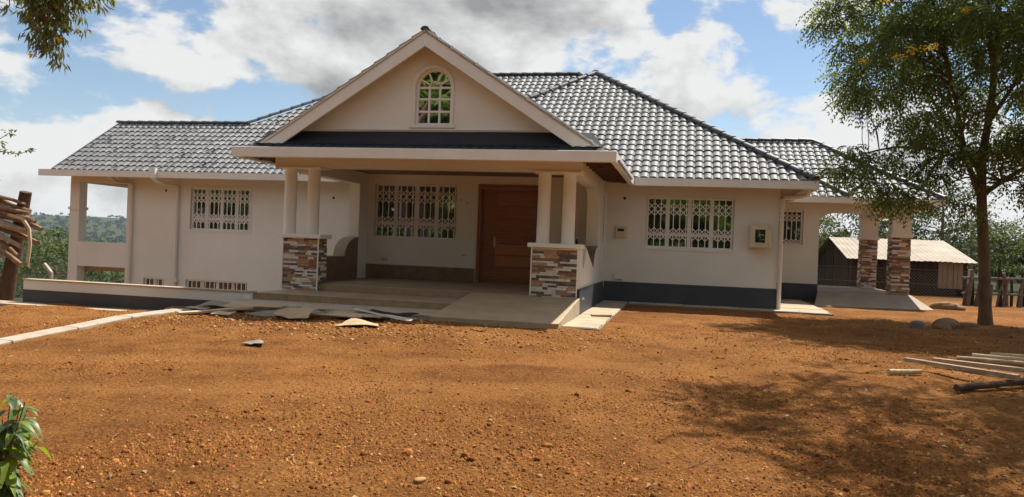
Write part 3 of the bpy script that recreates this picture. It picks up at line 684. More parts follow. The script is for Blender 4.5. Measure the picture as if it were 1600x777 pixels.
gutter('fascia', (6.72,22.621), (6.72,29.0), z0=ZE0+0.002, z1=ZE1-0.012, inward=(-1,0))
gutter('fascia', (-17.92,18.70), (-8.255,18.70))
# soffits: dark rafters, and boards coloured brown for bounced ground light
def soffit(x0, x1, y0, y1, z=2.985): MB().box(x0, x1, y0, y1, z, z+0.012).build('soffit', 'soffit', house)
soffit(-8.14, -1.26, 13.11, 17.59, 3.022); soffit(-1.80, 2.68, 17.86, 18.39, 3.0); soffit(2.09, 2.68, 18.4, 22.98, 3.002); soffit(2.70, 4.24, 22.41, 22.99, 3.004)
soffit(-17.85, -8.31, 18.81, 19.39, 3.0); soffit(3.67, 6.61, 22.63, 29.0, 2.99); soffit(-17.4, -15.43, 19.71, 23.19, 3.01); soffit(-1.79,-1.27,17.60,17.84,3.006)
for i in range(9):
    y = 13.8+0.5*i; MB().bar((-8.13,y,2.95), (-7.99,y,3.0), 0.05, 0.09).build('rafter', 'log_dark', house)
    if y < 17.7: MB().bar((-1.80,y,3.0), (-1.28,y,2.94), 0.05, 0.09).build('rafter', 'log_dark', house)

# --- porch gable: wall with arched window, barge boards
GC = -4.65; GA = 5.26; YG = 13.62; YBG = 13.30
def gable():
    # wall polygon with arched opening, built as strips between outline and the arch
    x0, x1 = -4.912, -4.235; zs, zsp = 3.59, 4.28; r = (x1-x0)/2; cx = (x0+x1)/2
    zt = lambda x: GA-0.10 - K*abs(x-GC)
    mb = MB(); zb = 3.40; th = 0.2
    xsl = [GC-2.62] + [GC-2.0, GC-1.2, x0]; 
    def quad(xa, za0, za1, xb, zb0, zb1):
        mb.add([(xa,YG,za0),(xb,YG,zb0),(xb,YG,zb1),(xa,YG,za1)], [(0,1,2,3)])
    pts = [(GC-2.80), GC-1.5, x0]
    for a, b in zip(pts, pts[1:]): quad(a, zb, zt(a), b, zb, zt(b))
    pts = [x1, GC+1.5, GC+2.80]
    for a, b in zip(pts, pts[1:]): quad(a, zb, zt(a), b, zb, zt(b))
    quad(x0, zb, zs, x1, zb, zs)
    n = 20; arc = [(cx - r*math.cos(math.pi*i/n), zsp + r*math.sin(math.pi*i/n)) for i in range(n+1)]
    for (a, b) in zip(arc, arc[1:]):
        if a[0] < GC < b[0]: quad(a[0], a[1], zt(a[0]), GC, (a[1]+b[1])/2, zt(GC)); quad(GC, (a[1]+b[1])/2, zt(GC), b[0], b[1], zt(b[0]))
        else: quad(a[0], a[1], zt(a[0]), b[0], b[1], zt(b[0]))
    out = [(x0,zs)]+arc+[(x1,zs)]
    for a, b in zip(out, out[1:]): mb.add([(a[0],YG,a[1]),(b[0],YG,b[1]),(b[0],YG+0.16,b[1]),(a[0],YG+0.16,a[1])], [(0,1,2,3)])
    mb.add([(x0,YG,zs),(x1,YG,zs),(x1,YG+0.16,zs),(x0,YG+0.16,zs)], [(0,1,2,3)])
    gw = mb.build('gable_wall', 'wall', house)
    # raised surround and window
    sur = MB(); o2 = [(x0-0.06,zs-0.05)]+[(cx-(r+0.06)*math.cos(math.pi*i/n), zsp+(r+0.06)*math.sin(math.pi*i/n)) for i in range(n+1)]+[(x1+0.06,zs-0.05)]
    for a, b, c, d in zip(out, out[1:], o2[1:], o2): sur.hexa([(d[0],YG-0.025,d[1]),(c[0],YG-0.025,c[1]),(c[0],YG+0.001,c[1]),(d[0],YG+0.001,d[1]),(a[0],YG-0.025,a[1]),(b[0],YG-0.025,b[1]),(b[0],YG+0.001,b[1]),(a[0],YG+0.001,a[1])])
    sur.box(x0-0.10, x1+0.10, YG-0.04, YG+0.001, zs-0.06, zs-0.002)
    yw = YG+0.085
    win = MB(); t = 0.035
    inn = [(cx-(r-t)*math.cos(math.pi*i/n), zsp+(r-t)*math.sin(math.pi*i/n)) for i in range(n+1)]
    for a, b, c, d in zip(arc, arc[1:], inn[1:], inn): win.hexa([(a[0],yw,a[1]),(b[0],yw,b[1]),(b[0],yw+0.04,b[1]),(a[0],yw+0.04,a[1]),(d[0],yw,d[1]),(c[0],yw,c[1]),(c[0],yw+0.04,c[1]),(d[0],yw+0.04,d[1])])
    win.box(x0, x0+t, yw, yw+0.04, zs+0.04, zsp); win.box(x1-t, x1, yw, yw+0.04, zs+0.04, zsp); win.box(x0, x1, yw, yw+0.04, zs, zs+0.04)
    w = win.build('arched_window', 'grille', house)
    sur.build('window_surround', 'wall', w)
    gb = MB(); pw = (x1-x0-2*t)/3
    for i in (1, 2): gb.box(x0+t+pw*i-0.016, x0+t+pw*i+0.016, yw-0.006, yw+0.034, zs+0.04, zsp-0.018)
    for z in (zs+0.25, zs+0.48, zsp): gb.box(x0+t, x1-t, yw-0.009, yw+0.03, z-0.018, z+0.018)
    ri = pw*0.56
    inner = [(cx-ri*math.cos(math.pi*i/10), zsp+ri*math.sin(math.pi*i/10)) for i in range(11)]
    for a, b in zip(inner, inner[1:]): gb.bar((a[0],yw+0.01,a[1]),(b[0],yw+0.01,b[1]), 0.03, 0.03, (0,1,0))
    for ang in (30, 65, 115, 150): c, s_ = math.cos(R_(ang)), math.sin(R_(ang)); gb.bar((cx+ri*c,yw+0.01,zsp+ri*s_),(cx+(r-t)*c,yw+0.01,zsp+(r-t)*s_), 0.028, 0.03, (0,1,0))
    gb.build('glazing_bars', 'grille', w)
    zs3 = (zs+0.04, zs+0.232, zs+0.462, zsp-0.018); ze3 = (zs+0.232, zs+0.462, zsp-0.018)
    for i in range(3):
        for a, b in zip(zs3[:3], zs3[1:]):
            q = random.uniform(-0.003,0.003); xa, xb = x0+t+pw*i+0.016*(i>0), x0+t+pw*(i+1)-0.016*(i<2)
            MB().hexa([(xa,yw+0.02+q,a),(xb,yw+0.02-q,a),(xb,yw+0.028,a),(xa,yw+0.028,a),(xa,yw+0.02+q,b),(xb,yw+0.02-q,b),(xb,yw+0.028,b),(xa,yw+0.028,b)]).build('pane', 'glass_gable', w)
    fan = MB().prism([(cx-(r-t)*math.cos(math.pi*i/n), zsp+0.018+(r-t-0.018)*math.sin(math.pi*i/n)) for i in range(n+1)], 'y', yw+0.02, yw+0.028).build('fanlight', 'glass_gable', w)
    # barge boards
    hw = 3.21; d = 0.265
    for s in (-1, 1):
        xe = GC+s*hw; xi = GC+s*(hw-d/K)
        ze = GA-K*hw; P = [(GC, GA), (xe, ze), (xe+(-s)*0.35, ze+0.005), (GC, GA-d/ math.cos(math.atan(K)))]
        # lower edge runs parallel; end cut level
        zl = GA-d/math.cos(math.atan(K))
        xcut = GC + s*(zl-ze)/K
        P = [(GC,GA),(xe,ze),(xcut,ze),(GC,zl)]
        MB().prism(P, 'y', YBG-0.03 + (0.002 if s > 0 else 0), YBG+0.02).build('barge_board', 'fascia', house)
    return w
gable()
MB().box(GC-2.55, GC+2.55, YG-0.03, YG-0.001, 3.485, 3.505).build('gable_ledge', 'fascia', house)

# ------------------------------------------------------------------ roofs: decks and tiles
TW, TL = 0.200, 0.280
PROF = [(0.0,0.0),(0.020,0.0),(0.032,0.017),(0.056,0.031),(0.086,0.039),(0.111,0.041),(0.136,0.039),(0.166,0.031),(0.188,0.015),(0.200,0.0)]
LIFT = 0.023
def clip_poly(poly, hp):
    """clip polygon (u,v,...) by half plane a*u+b*v<=c; returns polygon with extra coords interpolated"""
    a, b, c = hp; out = []
    for i in range(len(poly)):
        p, q = poly[i], poly[(i+1) % len(poly)]
        dp = a*p[0]+b*p[1]-c; dq = a*q[0]+b*q[1]-c
        if dp <= 0: out.append(p)
        if dp*dq < 0:
            t = dp/(dp-dq); out.append(tuple(p[k]+(q[k]-p[k])*t for k in range(len(p))))
    return out
def half_planes(poly):
    """inside half planes of a convex counter-clockwise polygon"""
    hs = []
    for i in range(len(poly)):
        (x0,y0),(x1,y1) = poly[i], poly[(i+1)%len(poly)]; nx, ny = (y1-y0), -(x1-x0); hs.append((nx, ny, nx*x0+ny*y0))
    return hs
TILE_ME = {}
def tile_mesh(mname):
    if mname in TILE_ME: return TILE_ME[mname]
    mb = MB(); n = len(PROF)
    top = [(u, 0.0, h+LIFT) for u, h in PROF] + [(u, TL, h*0.9) for u, h in PROF] + [(u, 0.0, h+LIFT-0.023) for u, h in PROF]
    fs = [(i, i+1, n+i+1, n+i) for i in range(n-1)] + [(2*n+i, 2*n+i+1, i+1, i) for i in range(n-1)]
    mb.add(top, fs)
    me = bpy.data.meshes.new('roof_tile'); me.from_pydata(mb.v, [], mb.f); me.materials.append(M[mname])
    me.polygons.foreach_set('use_smooth', [True]*len(fs)); me.update(); me.set_sharp_from_angle(angle=R_(35))
    TILE_ME[mname] = me; return me
INDIV = [0]
def tile_field(roof, o, u, v, poly, mname='tile', indiv=0, key=None, relief=1.0):
    """courses of roll tiles on the plane o + u*a + v*b (unit u, v); poly convex ccw in (a,b)"""
    o, u, v = Vector(o), Vector(u).normalized(), Vector(v).normalized(); n = u.cross(v)
    hs = half_planes(poly); amin = min(p[0] for p in poly); amax = max(p[0] for p in poly); bmin = min(p[1] for p in poly); bmax = max(p[1] for p in poly)
    a0 = math.floor(amin/TW)*TW; full = []; V = []; F3 = []
    def lift(p): q = o + u*p[0] + v*p[1] + n*(p[2]*relief); V.append((q.x,q.y,q.z)); return len(V)-1
    b = bmin; np_ = len(PROF)
    part = []
    while b < bmax:
        a = a0
        while a < amax:
            cs = [(a,b),(a+TW,b),(a+TW,b+TL),(a,b+TL)]
            ins = [all(h[0]*p[0]+h[1]*p[1] <= h[2]+1e-6 for h in hs) for p in cs]
            if all(ins): full.append((a,b))
            elif any(ins) or True: part.append((a,b))
            a += TW
        b += TL
    jit = lambda: random.uniform(-0.004, 0.004)
    if indiv:
        full.sort(key=key); chosen = full[:indiv]; rest = full[indiv:]
    else: chosen, rest = [], full
    rot = Matrix((u, v, n)).transposed().to_4x4()
    for (a, b) in chosen:
        t = newobj('roof_tile', tile_mesh(mname), roof, o+u*a+v*b+n*(0.006+abs(jit())))
        t.rotation_euler = (rot @ Matrix.Rotation(jit()*2, 4, 'X')).to_euler()
    def emit(a, b, clip):
        dz = 0.006+abs(jit())
        for i in range(np_-1):
            (u0,h0),(u1,h1) = PROF[i], PROF[i+1]
            P = [(a+u0,b,h0+LIFT+dz),(a+u1,b,h1+LIFT+dz),(a+u1,b+TL,h1*0.9+dz),(a+u0,b+TL,h0*0.9+dz)]
            if clip:
                for h in hs:
                    P = clip_poly(P, h)
                    if len(P) < 3: break
                if len(P) < 3: continue
            F3.append((tuple(lift(p) for p in P), True))
            cu = a+(u0+u1)/2
            if clip and not all(h[0]*cu+h[1]*b <= h[2]+1e-6 for h in hs): continue
            F3.append((tuple(lift(p) for p in [(a+u0,b,h0+dz),(a+u1,b,h1+dz),(a+u1,b,h1+LIFT+dz),(a+u0,b,h0+LIFT+dz)]), False))
    for a, b in rest: emit(a, b, False)
    for a, b in part: emit(a, b, True)
    if F3:
        me = bpy.data.meshes.new('roof_tiles'); me.from_pydata([], [], []); 
        me.from_pydata((np.array(V)-np.array(o)).tolist(), [], [f for f, s in F3]); me.materials.append(M[mname])
        import bmesh
        bm = bmesh.new(); bm.from_mesh(me); bmesh.ops.remove_doubles(bm, verts=bm.verts, dist=0.0004); bm.to_mesh(me); bm.free()
        me.polygons.foreach_set('use_smooth', [True]*len(me.polygons)); me.set_sharp_from_angle(angle=R_(35))
        ob = newobj('roof_tiles', me, roof, o); ob['kind'] = 'stuff'
def ridge_caps(roof, a, b, r=0.105, L=0.36):
    a, b = Vector(a), Vector(b); d = b-a; n = max(1, int(d.length/L)); t = d.normalized(); x = t.cross(Vector((0,0,1))).normalized(); y = x.cross(t).normalized()
    for i in range(n):
        p0 = a+d*(i/n) - t*0.02; p1 = a+d*((i+1)/n)+t*0.02; mb = MB(); vs = []; m = 7
        for p, rr, h in ((p0, r*1.10, 0.012), (p1, r*0.95, 0.0)):
            for k in range(m+1): an = math.pi*k/m; vs.append(p + x*(rr*math.cos(an)) + y*(rr*0.75*math.sin(an)+h-0.012))
        fs = [(k, k+1, m+2+k, m+1+k) for k in range(m)] + [tuple(range(m+1))]
        mb.add(vs, fs); mb.build('ridge_cap', 'tile_dark', roof, smooth=True)
def deck(name, polys):
    mb = MB()
    for p in polys: mb.add(p, [tuple(range(len(p)))])
    return mb.build(name, 'tile_dark', house)
cs = 1/math.sqrt(1+K*K); sn = K*cs
ZR = 3.07                      # roof plane height at the eaves edge
def pl(y0): return lambda y: ZR + K*(y-y0)
# right hip (front face symmetrical about x = AX)
YE = 17.80; AXR = 2.72; AX = -2.76; dA = AXR-AX; YA = YE+dA; ZA = ZR+K*dA
A = (AX, YA, ZA); R1 = (AXR, YE, ZR); L1 = (2*AX-AXR, YE, ZR)
hip = deck('hip_roof', [[L1, R1, A], [R1, (AXR, YE+11, ZR), (AX, YE+11-0.001, ZA), A], [L1, A, (AX, YE+11-0.001, ZA), (2*AX-AXR, YE+11, ZR)]])
sl = dA/cs
tile_field(hip, L1, (1,0,0), (0,cs,sn), [(dA*0.30,-0.04),(2*dA+0.02,-0.04),(2*dA,0.0),(dA,sl),(dA*0.45,sl*0.45)], indiv=300,
           key=lambda p: ((p[0]+L1[0])-0.6)**2*0.25 + (p[1])**2)
tile_field(hip, (AXR,YE,ZR), (0,1,0), (-cs,0,sn), [(0,-0.04),(5.2,-0.04),(5.2,5.2*1.19),(5.2,5.2/cs)][:2]+[(5.2,5.2/cs)])
ridge_caps(hip, (R1[0],R1[1],R1[2]+0.05), (A[0],A[1],A[2]+0.05)); ridge_caps(hip, (L1[0]+2.2,L1[1]+2.2,L1[2]+2.2*K+0.05), (A[0],A[1],A[2]+0.05))
ridge_caps(hip, (A[0],A[1],A[2]+0.05), (A[0],A[1]+5,A[2]+0.05))
# left wing and main roof share one front plane
YM = 18.75; zm = pl(YM)
yl = 21.33; xv = -17.50; xh = -13.0; ym = 24.62; xm0 = xh+(ym-yl); xm1 = -3.43
main = deck('main_roof', [[(xv,YM,ZR),(-8.0,YM,ZR),(-8.0,yl,zm(yl)),(xv,yl,zm(yl))], [(xh,yl,zm(yl)),(xm1+3.2,yl,zm(yl)),(xm1,ym,zm(ym)),(xm0,ym,zm(ym))],
     [(xv,yl,zm(yl)),(xh,yl,zm(yl)),(xh,2*yl-YM,ZR),(xv,2*yl-YM,ZR)], [(xm0,ym,zm(ym)),(xm1,ym,zm(ym)),(xm1,2*ym-YM,ZR),(xh-3,2*ym-YM,ZR)], [(xm0,ym,zm(ym)),(xh-3,2*ym-YM,ZR),(xh,yl,zm(yl))],
     [(xm1,ym,zm(ym)),(xm1+3.2,yl,zm(yl)),(xm1+3.2,ym+3,zm(yl))]])
tile_field(main, (xv,YM,ZR), (1,0,0), (0,cs,sn), [(0,-0.04),(-8.0-xv,-0.04),(-8.0-xv,(yl-YM)/cs),(0,(yl-YM)/cs)])
b0 = (yl-YM)/cs; b1 = (ym-YM)/cs
tile_field(main, (xv,YM,ZR), (1,0,0), (0,cs,sn), [(xh-xv,math.floor(b0/TL)*TL),(-2.0-xv,math.floor(b0/TL)*TL),(xm1-xv,b1),(xm0-xv,b1)])
ridge_caps(main, (xv,yl,zm(yl)+0.05), (xh,yl,zm(yl)+0.05)); ridge_caps(main, (xh,yl,zm(yl)+0.05), (xm0,ym,zm(ym)+0.05)); ridge_caps(main, (xm0,ym,zm(ym)+0.05), (xm1,ym,zm(ym)+0.05))
ridge_caps(main, (xm1,ym,zm(ym)+0.05), (xm1+1.6,ym-1.6,zm(ym-1.6)+0.05))
# verge trim at the left gable end
vt = MB(); vt.hexa([(xv-0.03,YM,ZR-0.08),(xv+0.0,YM,ZR-0.08),(xv+0.0,yl,zm(yl)-0.08),(xv-0.03,yl,zm(yl)-0.08),(xv-0.03,YM,ZR+0.04),(xv,YM,ZR+0.04),(xv,yl,zm(yl)+0.04),(xv-0.03,yl,zm(yl)+0.04)]); vt.build('verge_trim', 'tile_dark', main)
MB().prism([(YM+0.6,ZR-0.02),(2*yl-YM-0.6,ZR-0.02),(yl,zm(yl)-0.35)], 'x', XL0+0.05, XL0+0.2).build('gable_end', 'wall', house)
# roof of the set-back room and of the carport
YS = 22.35; XS = 4.30; zs_ = pl(YS)
sb = deck('setback_roof', [[(0.3,YS,ZR),(XS,YS,ZR),(XS-2.4,YS+2.4,zs_(YS+2.4)),(0.3,YS+2.4,zs_(YS+2.4))], [(XS,YS,ZR),(XS,YS+7,ZR),(XS-2.4,YS+7,zs_(YS+2.4)),(XS-2.4,YS+2.4,zs_(YS+2.4))]])
tile_field(sb, (0.3,YS,ZR), (1,0,0), (0,cs,sn), [(1.6,-0.04),(XS-0.3,-0.04),(XS-0.3,0),(XS-0.3-2.4,2.4/cs),(1.6,2.4/cs)])
ridge_caps(sb, (XS,YS,ZR+0.05), (XS-2.4,YS+2.4,zs_(YS+2.4)+0.05))
YC = 22.57; XC = 6.67; hc = 2.92; zc_ = pl(YC)
cr = deck('carport_roof', [[(-0.5,YC+0.6,ZR-0.03+K*0.6),(XC-0.6,YC+0.6,ZR-0.03+K*0.6),(XC-hc,YC+hc,zc_(YC+hc)),(-0.5,YC+hc,zc_(YC+hc))], [(4.38,YC,ZR-0.01),(XC,YC,ZR-0.01),(XC-0.6,YC+0.6,ZR+K*0.6-0.01),(3.78,YC+0.6,ZR+K*0.6-0.01)],
     [(XC,YC,ZR-0.01),(XC,YC+2*hc,ZR-0.01),(XC-hc,YC+hc,zc_(YC+hc)-0.01)], [(-0.5,YC+hc,zc_(YC+hc)),(XC-hc,YC+hc,zc_(YC+hc)),(XC,YC+2*hc,ZR),(-0.5,YC+2*hc,ZR)]])
tile_field(cr, (-0.5,YC,ZR), (1,0,0), (0,cs,sn), [(4.9,-0.04),(XC+0.5,-0.04),(XC+0.5,0),(XC+0.5-hc,hc/cs),(1.2,hc/cs),(1.2,hc/cs-0.8)])
ridge_caps(cr, (0.2,YC+hc,zc_(YC+hc)+0.05), (XC-hc,YC+hc,zc_(YC+hc)+0.05)); ridge_caps(cr, (XC,YC,ZR+0.05), (XC-hc,YC+hc,zc_(YC+hc)+0.05))
# porch gable roof and the skirt roof in front of gable wall
GE = 3.48; yb1 = 20.6; GA_ = GA; GA = GA_-0.10
pr_ = deck('porch_roof', [[(GC,YBG-0.05,GA+0.03),(GC,yb1,GA+0.03),(GC-GE,yb1,GA+0.03-K*GE),(GC-GE,YBG-0.05,GA+0.03-K*GE)], [(GC,YBG-0.05,GA+0.032),(GC+GE,YBG-0.05,GA+0.03-K*GE),(GC+GE,yb1-3,GA+0.03-K*GE),(GC,yb1,GA+0.032)]])
tile_field(pr_, (GC+GE,YBG-0.05,GA+0.03-K*GE), (0,1,0), (-cs,0,sn), [(0,-0.03),(3.6,-0.03),(6.6,GE/cs),(0,GE/cs)])
tile_field(pr_, (GC-GE,yb1,GA+0.03-K*GE), (0,-1,0), (cs,0,sn), [(1.0,-0.03),(yb1-YBG+0.05,-0.03),(yb1-YBG+0.05,GE/cs),(0,GE/cs)])
ridge_caps(pr_, (GC,YBG-0.05,GA+0.07), (GC,yb1,GA+0.07), r=0.075)
KS = 0.84; css = 1/math.sqrt(1+KS*KS); Y0S = 13.09; Z0S = 2.985
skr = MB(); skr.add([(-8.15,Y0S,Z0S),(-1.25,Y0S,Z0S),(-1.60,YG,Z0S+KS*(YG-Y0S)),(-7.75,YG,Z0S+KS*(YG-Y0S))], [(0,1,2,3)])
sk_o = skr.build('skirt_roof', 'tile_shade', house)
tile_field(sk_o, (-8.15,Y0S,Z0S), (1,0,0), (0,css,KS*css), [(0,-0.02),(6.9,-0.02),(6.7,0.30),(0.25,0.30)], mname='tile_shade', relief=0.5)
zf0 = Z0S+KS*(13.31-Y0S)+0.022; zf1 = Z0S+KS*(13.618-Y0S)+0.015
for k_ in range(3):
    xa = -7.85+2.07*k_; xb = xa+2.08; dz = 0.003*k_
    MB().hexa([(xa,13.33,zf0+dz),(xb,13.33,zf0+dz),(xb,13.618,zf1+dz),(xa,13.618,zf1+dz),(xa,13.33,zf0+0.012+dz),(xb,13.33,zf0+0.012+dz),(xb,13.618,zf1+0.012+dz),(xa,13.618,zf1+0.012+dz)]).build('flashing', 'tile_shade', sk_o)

# --- downpipes
def pipe(pts, r=0.045, name='downpipe'): return MB().tube(pts, r, 10).build(name, 'pipe', house, smooth=True)
pipe([(-15.34-0.42,18.86,2.93),(-15.34-0.42,19.2,2.80),(-15.36,YW-0.07,2.76),(-15.36,YW-0.07,-2.0)], 0.05)
p2 = pipe([(-14.15,18.66,3.16),(-14.15,18.66,2.86),(-14.10,18.75,2.78),(-13.88,YW-0.07,2.72),(-13.88,YW-0.07,-2.0)], 0.05)
MB().box(-14.22, -14.08, 18.60, 18.70, 2.88, 3.17).build('rain_head', 'fascia', p2)
MB().box(-13.97, -13.79, YW-0.12, YW-0.001, 0.05, 0.12).build('pipe_clip', 'pipe', p2)
pipe([(2.62,17.95,2.92),(2.62,18.1,2.80),(2.45,18.3,2.76),(2.15,18.36,2.74),(2.125,18.36,2.70),(2.125,18.36,0.15)], 0.05)

# --- carport: floor, ramp, stone-clad columns, beams
cpf = MB().box(3.67, 6.08, 23.0, 27.6, -0.1, 0.50).build('carport_floor', 'concrete_dark', house)
rp2 = MB(); rp2.hexa([(3.25,20.7,-0.1),(6.25,21.6,-0.1),(6.08,22.999,-0.1),(3.67,22.9,-0.1),(3.25,20.7,0.225),(6.25,21.6,0.215),(6.08,22.999,0.499),(3.67,22.9,0.499)]); rp2.build('carport_ramp', 'concrete_dark', house)
for i, (x0, y0) in enumerate(((5.56,23.1), (5.62,27.1))):
    w = 0.50
    c = MB().box(x0+0.02, x0+w-0.02, y0+0.02, y0+w-0.02, 0.5, 2.06).build('carport_column', 'mortar', house)
    if i == 0: stone_face(c, (x0+0.02,y0+0.02,0.502), (1,0,0), (0,-1,0), w-0.04, 1.556, 21, 0.040, 0.062, 0.10, 0.34)
    st = MB(); 
    if i: stone_face(c, (x0+0.02,y0+0.02,0.502), (1,0,0), (0,-1,0), w-0.04, 1.556, 23, into=st)
    stone_face(c, (x0+0.02,y0+w-0.02,0.502), (0,-1,0), (-1,0,0), w-0.04, 1.556, 25+i, into=st); stone_face(c, (x0+w-0.02,y0+0.02,0.502), (0,1,0), (1,0,0), w-0.04, 1.556, 27+i, into=st)
    so = st.build('stone_cladding', ['stone_white','stone_tan','stone_brown','stone_grey'], c); so['kind'] = 'stuff'
    MB().box(x0-0.03, x0+w+0.03, y0-0.03, y0+w+0.03, 2.061, 2.16).build('column_band', 'wall', c)
    MB().box(x0+0.01, x0+w-0.01, y0+0.01, y0+w-0.01, 2.161, 2.70).build('column_shaft', 'wall', c)
MB().box(3.67, 6.06, 23.13, 23.43, 2.701, 2.98).build('carport_beam', 'wall', house)
MB().box(5.60, 6.06, 23.431, 27.6, 2.701, 2.98).build('carport_beam', 'wall', house)
pts = [(3.661,2.70),(4.2,2.70)]+[(3.661+0.54*math.cos(a), 2.70-0.32*math.sin(a)+0.0) for a in [math.pi/2*i/8 for i in range(1,9)]]
MB().prism([(3.661,2.70),(3.661,2.38)]+[(3.661+0.54*(1-math.cos(a)), 2.38+0.32*math.sin(a)) for a in [math.pi/2*i/8 for i in range(1,9)]], 'y', 23.14, 23.42).build('haunch', 'wall', house)

# ------------------------------------------------------------------ things fixed to or standing by the house
b = thing('meter_box', 'large cream electricity meter box with a small window on the right wall', 'meter box', (1.667, 18.32, 1.58))
MB().box(1.425, 1.905, 18.20, 18.399, 1.585, 2.125).build('housing', 'cream_box', b, bevel=0.015)
dr = MB().box(1.445, 1.885, 18.178, 18.199, 1.605, 2.105).build('lid', 'cream_box', b, bevel=0.012)
MB().box(1.548, 1.768, 18.166, 18.179, 1.715, 2.005).build('viewing_pane', 'glass', b)
fr = MB(); 
for a in ((1.535,1.549,1.70,2.02),(1.767,1.781,1.70,2.02),(1.549,1.767,1.70,1.714),(1.549,1.767,2.006,2.02)): fr.box(a[0],a[1],18.160,18.178,a[2],a[3])
fr.build('pane_frame', 'cream_box', b)
dd = MB()
for i in range(7): x = 1.575+0.17*random.random(); z = 1.74+0.23*random.random(); dd.box(x, x+0.03, 18.161, 18.166, z, z+0.02)
dd.build('meter_detail', 'grey_box', b)
for z in (1.67, 2.05): MB().tube([(1.845,18.170,z),(1.845,18.178,z)], 0.011, 8).build('lid_screw', 'dark', b)
b = thing('meter_unit', 'small cream prepaid meter unit on wall beside the porch', 'meter', (-1.44, 18.36, 1.70))
MB().box(-1.585, -1.295, 18.345, 18.399, 1.705, 1.985).build('backplate', 'cream_box', b, bevel=0.008)
MB().box(-1.555, -1.325, 18.305, 18.344, 1.74, 1.95).build('casing', 'cream_box', b, bevel=0.012)
MB().box(-1.515, -1.365, 18.300, 18.306, 1.865, 1.925).build('display', 'dark', b)
for i in range(4): 
    MB().box(-1.51+0.04*i, -1.485+0.04*i, 18.299, 18.305, 1.78, 1.80).build('button', 'grey_box', b)
b = thing('junction_box', 'plain white junction box low on wall above the grey plinth', 'junction box', (-1.45, 18.37, 0.73))
MB().box(-1.555, -1.345, 18.345, 18.399, 0.735, 0.875).build('casing', 'wall', b, bevel=0.01)
MB().box(-1.54, -1.36, 18.336, 18.345, 0.75, 0.86).build('cover', 'wall', b, bevel=0.004)
b = thing('bottle', 'small dark bottle standing on the right stone pedestal', 'bottle', (-1.93, 14.42, 1.506))
MB().lathe((-1.93,14.42,1.506), [(0.026,0),(0.029,0.005),(0.029,0.075),(0.022,0.095),(0.012,0.105)], 14).build('body', 'bottle', b, smooth=True)
MB().lathe((-1.93,14.42,1.612), [(0.014,0),(0.014,0.018)], 12).build('cap', 'grey_box', b)

# retaining wall in front of the left wing
rw = thing('retaining_wall', 'low white and grey retaining wall in front of the left wing', 'wall', (-10.1, 12.85, 0.0))
MB().box(-12.46, -7.76, 12.75, 12.95, 0.222, 0.40).build('upper_band', 'wall', rw)
MB().box(-12.455, -7.765, 12.742, 12.945, -2.0, 0.221).build('plinth', 'plinth', rw)
MB().box(-12.47, -7.582, 12.735, 12.96, 0.401, 0.425).build('coping', 'curb', rw)
MB().box(-7.755, -7.59, 12.752, 12.945, 0.286, 0.399).build('end_block', 'wall', rw)
led = MB().box(-14.5, -7.76, 12.25, 12.74, -0.4, -0.02).build('kerb_ledge', 'concrete', rw)
# side of landing: light concrete pavement strip that runs off to the left edge
def strip():
    a, b = Vector((-8.22,11.80,0)), Vector((-8.10,7.95,0)); mb = MB(); P = [(-8.38,11.9),(-8.28,9.8),(-8.17,7.9),(-8.08,6.2),(-8.0,4.5)]
    n = 1
    return P
k = thing('kerb', 'pale concrete kerb running from the steps towards lower left', 'kerb', (-8.2, 8.5, 0.0))
P = [(-7.98,11.75),(-7.91,10.9),(-7.83,9.8),(-7.76,8.7),(-7.68,7.6),(-7.60,6.5)]
for (a, b_) in zip(P, P[1:]):
    za, zb = gz(a[0],a[1])+0.035, gz(b_[0],b_[1])+0.035
    if a[1] > 11.5: za = zb
    w = 0.13; g = 0.006
    MB().hexa([(b_[0]-w,b_[1]+g,zb-0.25),(b_[0]+w,b_[1]+g,zb-0.25),(a[0]+w,a[1]-g,za-0.25),(a[0]-w,a[1]-g,za-0.25),(b_[0]-w,b_[1]+g,zb),(b_[0]+w,b_[1]+g,zb),(a[0]+w,a[1]-g,za),(a[0]-w,a[1]-g,za)]).build('kerb_stone', 'curb', k, bevel=0.012)
# apron of slabs beside the ramp and along the right hand wall
ap = MB().box(-1.80, -1.20, 11.9, 18.38, -0.1, 0.212).build('apron', 'mortar'); tag(ap, kind='structure')
for i in range(11):
    y0 = 11.93+0.585*i; zt = 0.232+random.uniform(-0.006,0.006)
    MB().box(-1.795, -1.22+random.uniform(-0.02,0.02), y0, y0+0.57, 0.10, zt).build('paving_slab', 'slab', ap, bevel=0.01)
MB().hexa([(-1.55,13.9,0.245),(-1.2,14.0,0.245),(-1.25,14.35,0.245),(-1.6,14.25,0.245),(-1.55,13.9,0.262),(-1.2,14.0,0.27),(-1.25,14.35,0.262),(-1.6,14.25,0.262)]).build('loose_slab', 'card', ap)
ap2 = MB().box(-1.19, 3.2, 17.85, 18.38, -0.1, 0.226).build('apron', 'mortar'); tag(ap2, kind='structure')
for i in range(7): x0 = -1.185+0.62*i; MB().box(x0, x0+0.61, 17.86, 18.375, 0.10, 0.238+random.uniform(-0.005,0.005)).build('paving_slab', 'slab', ap2, bevel=0.01)
ap3 = MB().box(2.09, 3.24, 18.39, 22.9, -0.1, 0.222).build('apron', 'mortar'); tag(ap3, kind='structure')
for i in range(7): y0 = 18.40+0.63*i; MB().box(2.095, 3.23, y0, y0+0.62, 0.10, 0.236+random.uniform(-0.005,0.005)).build('paving_slab', 'slab', ap3, bevel=0.01)

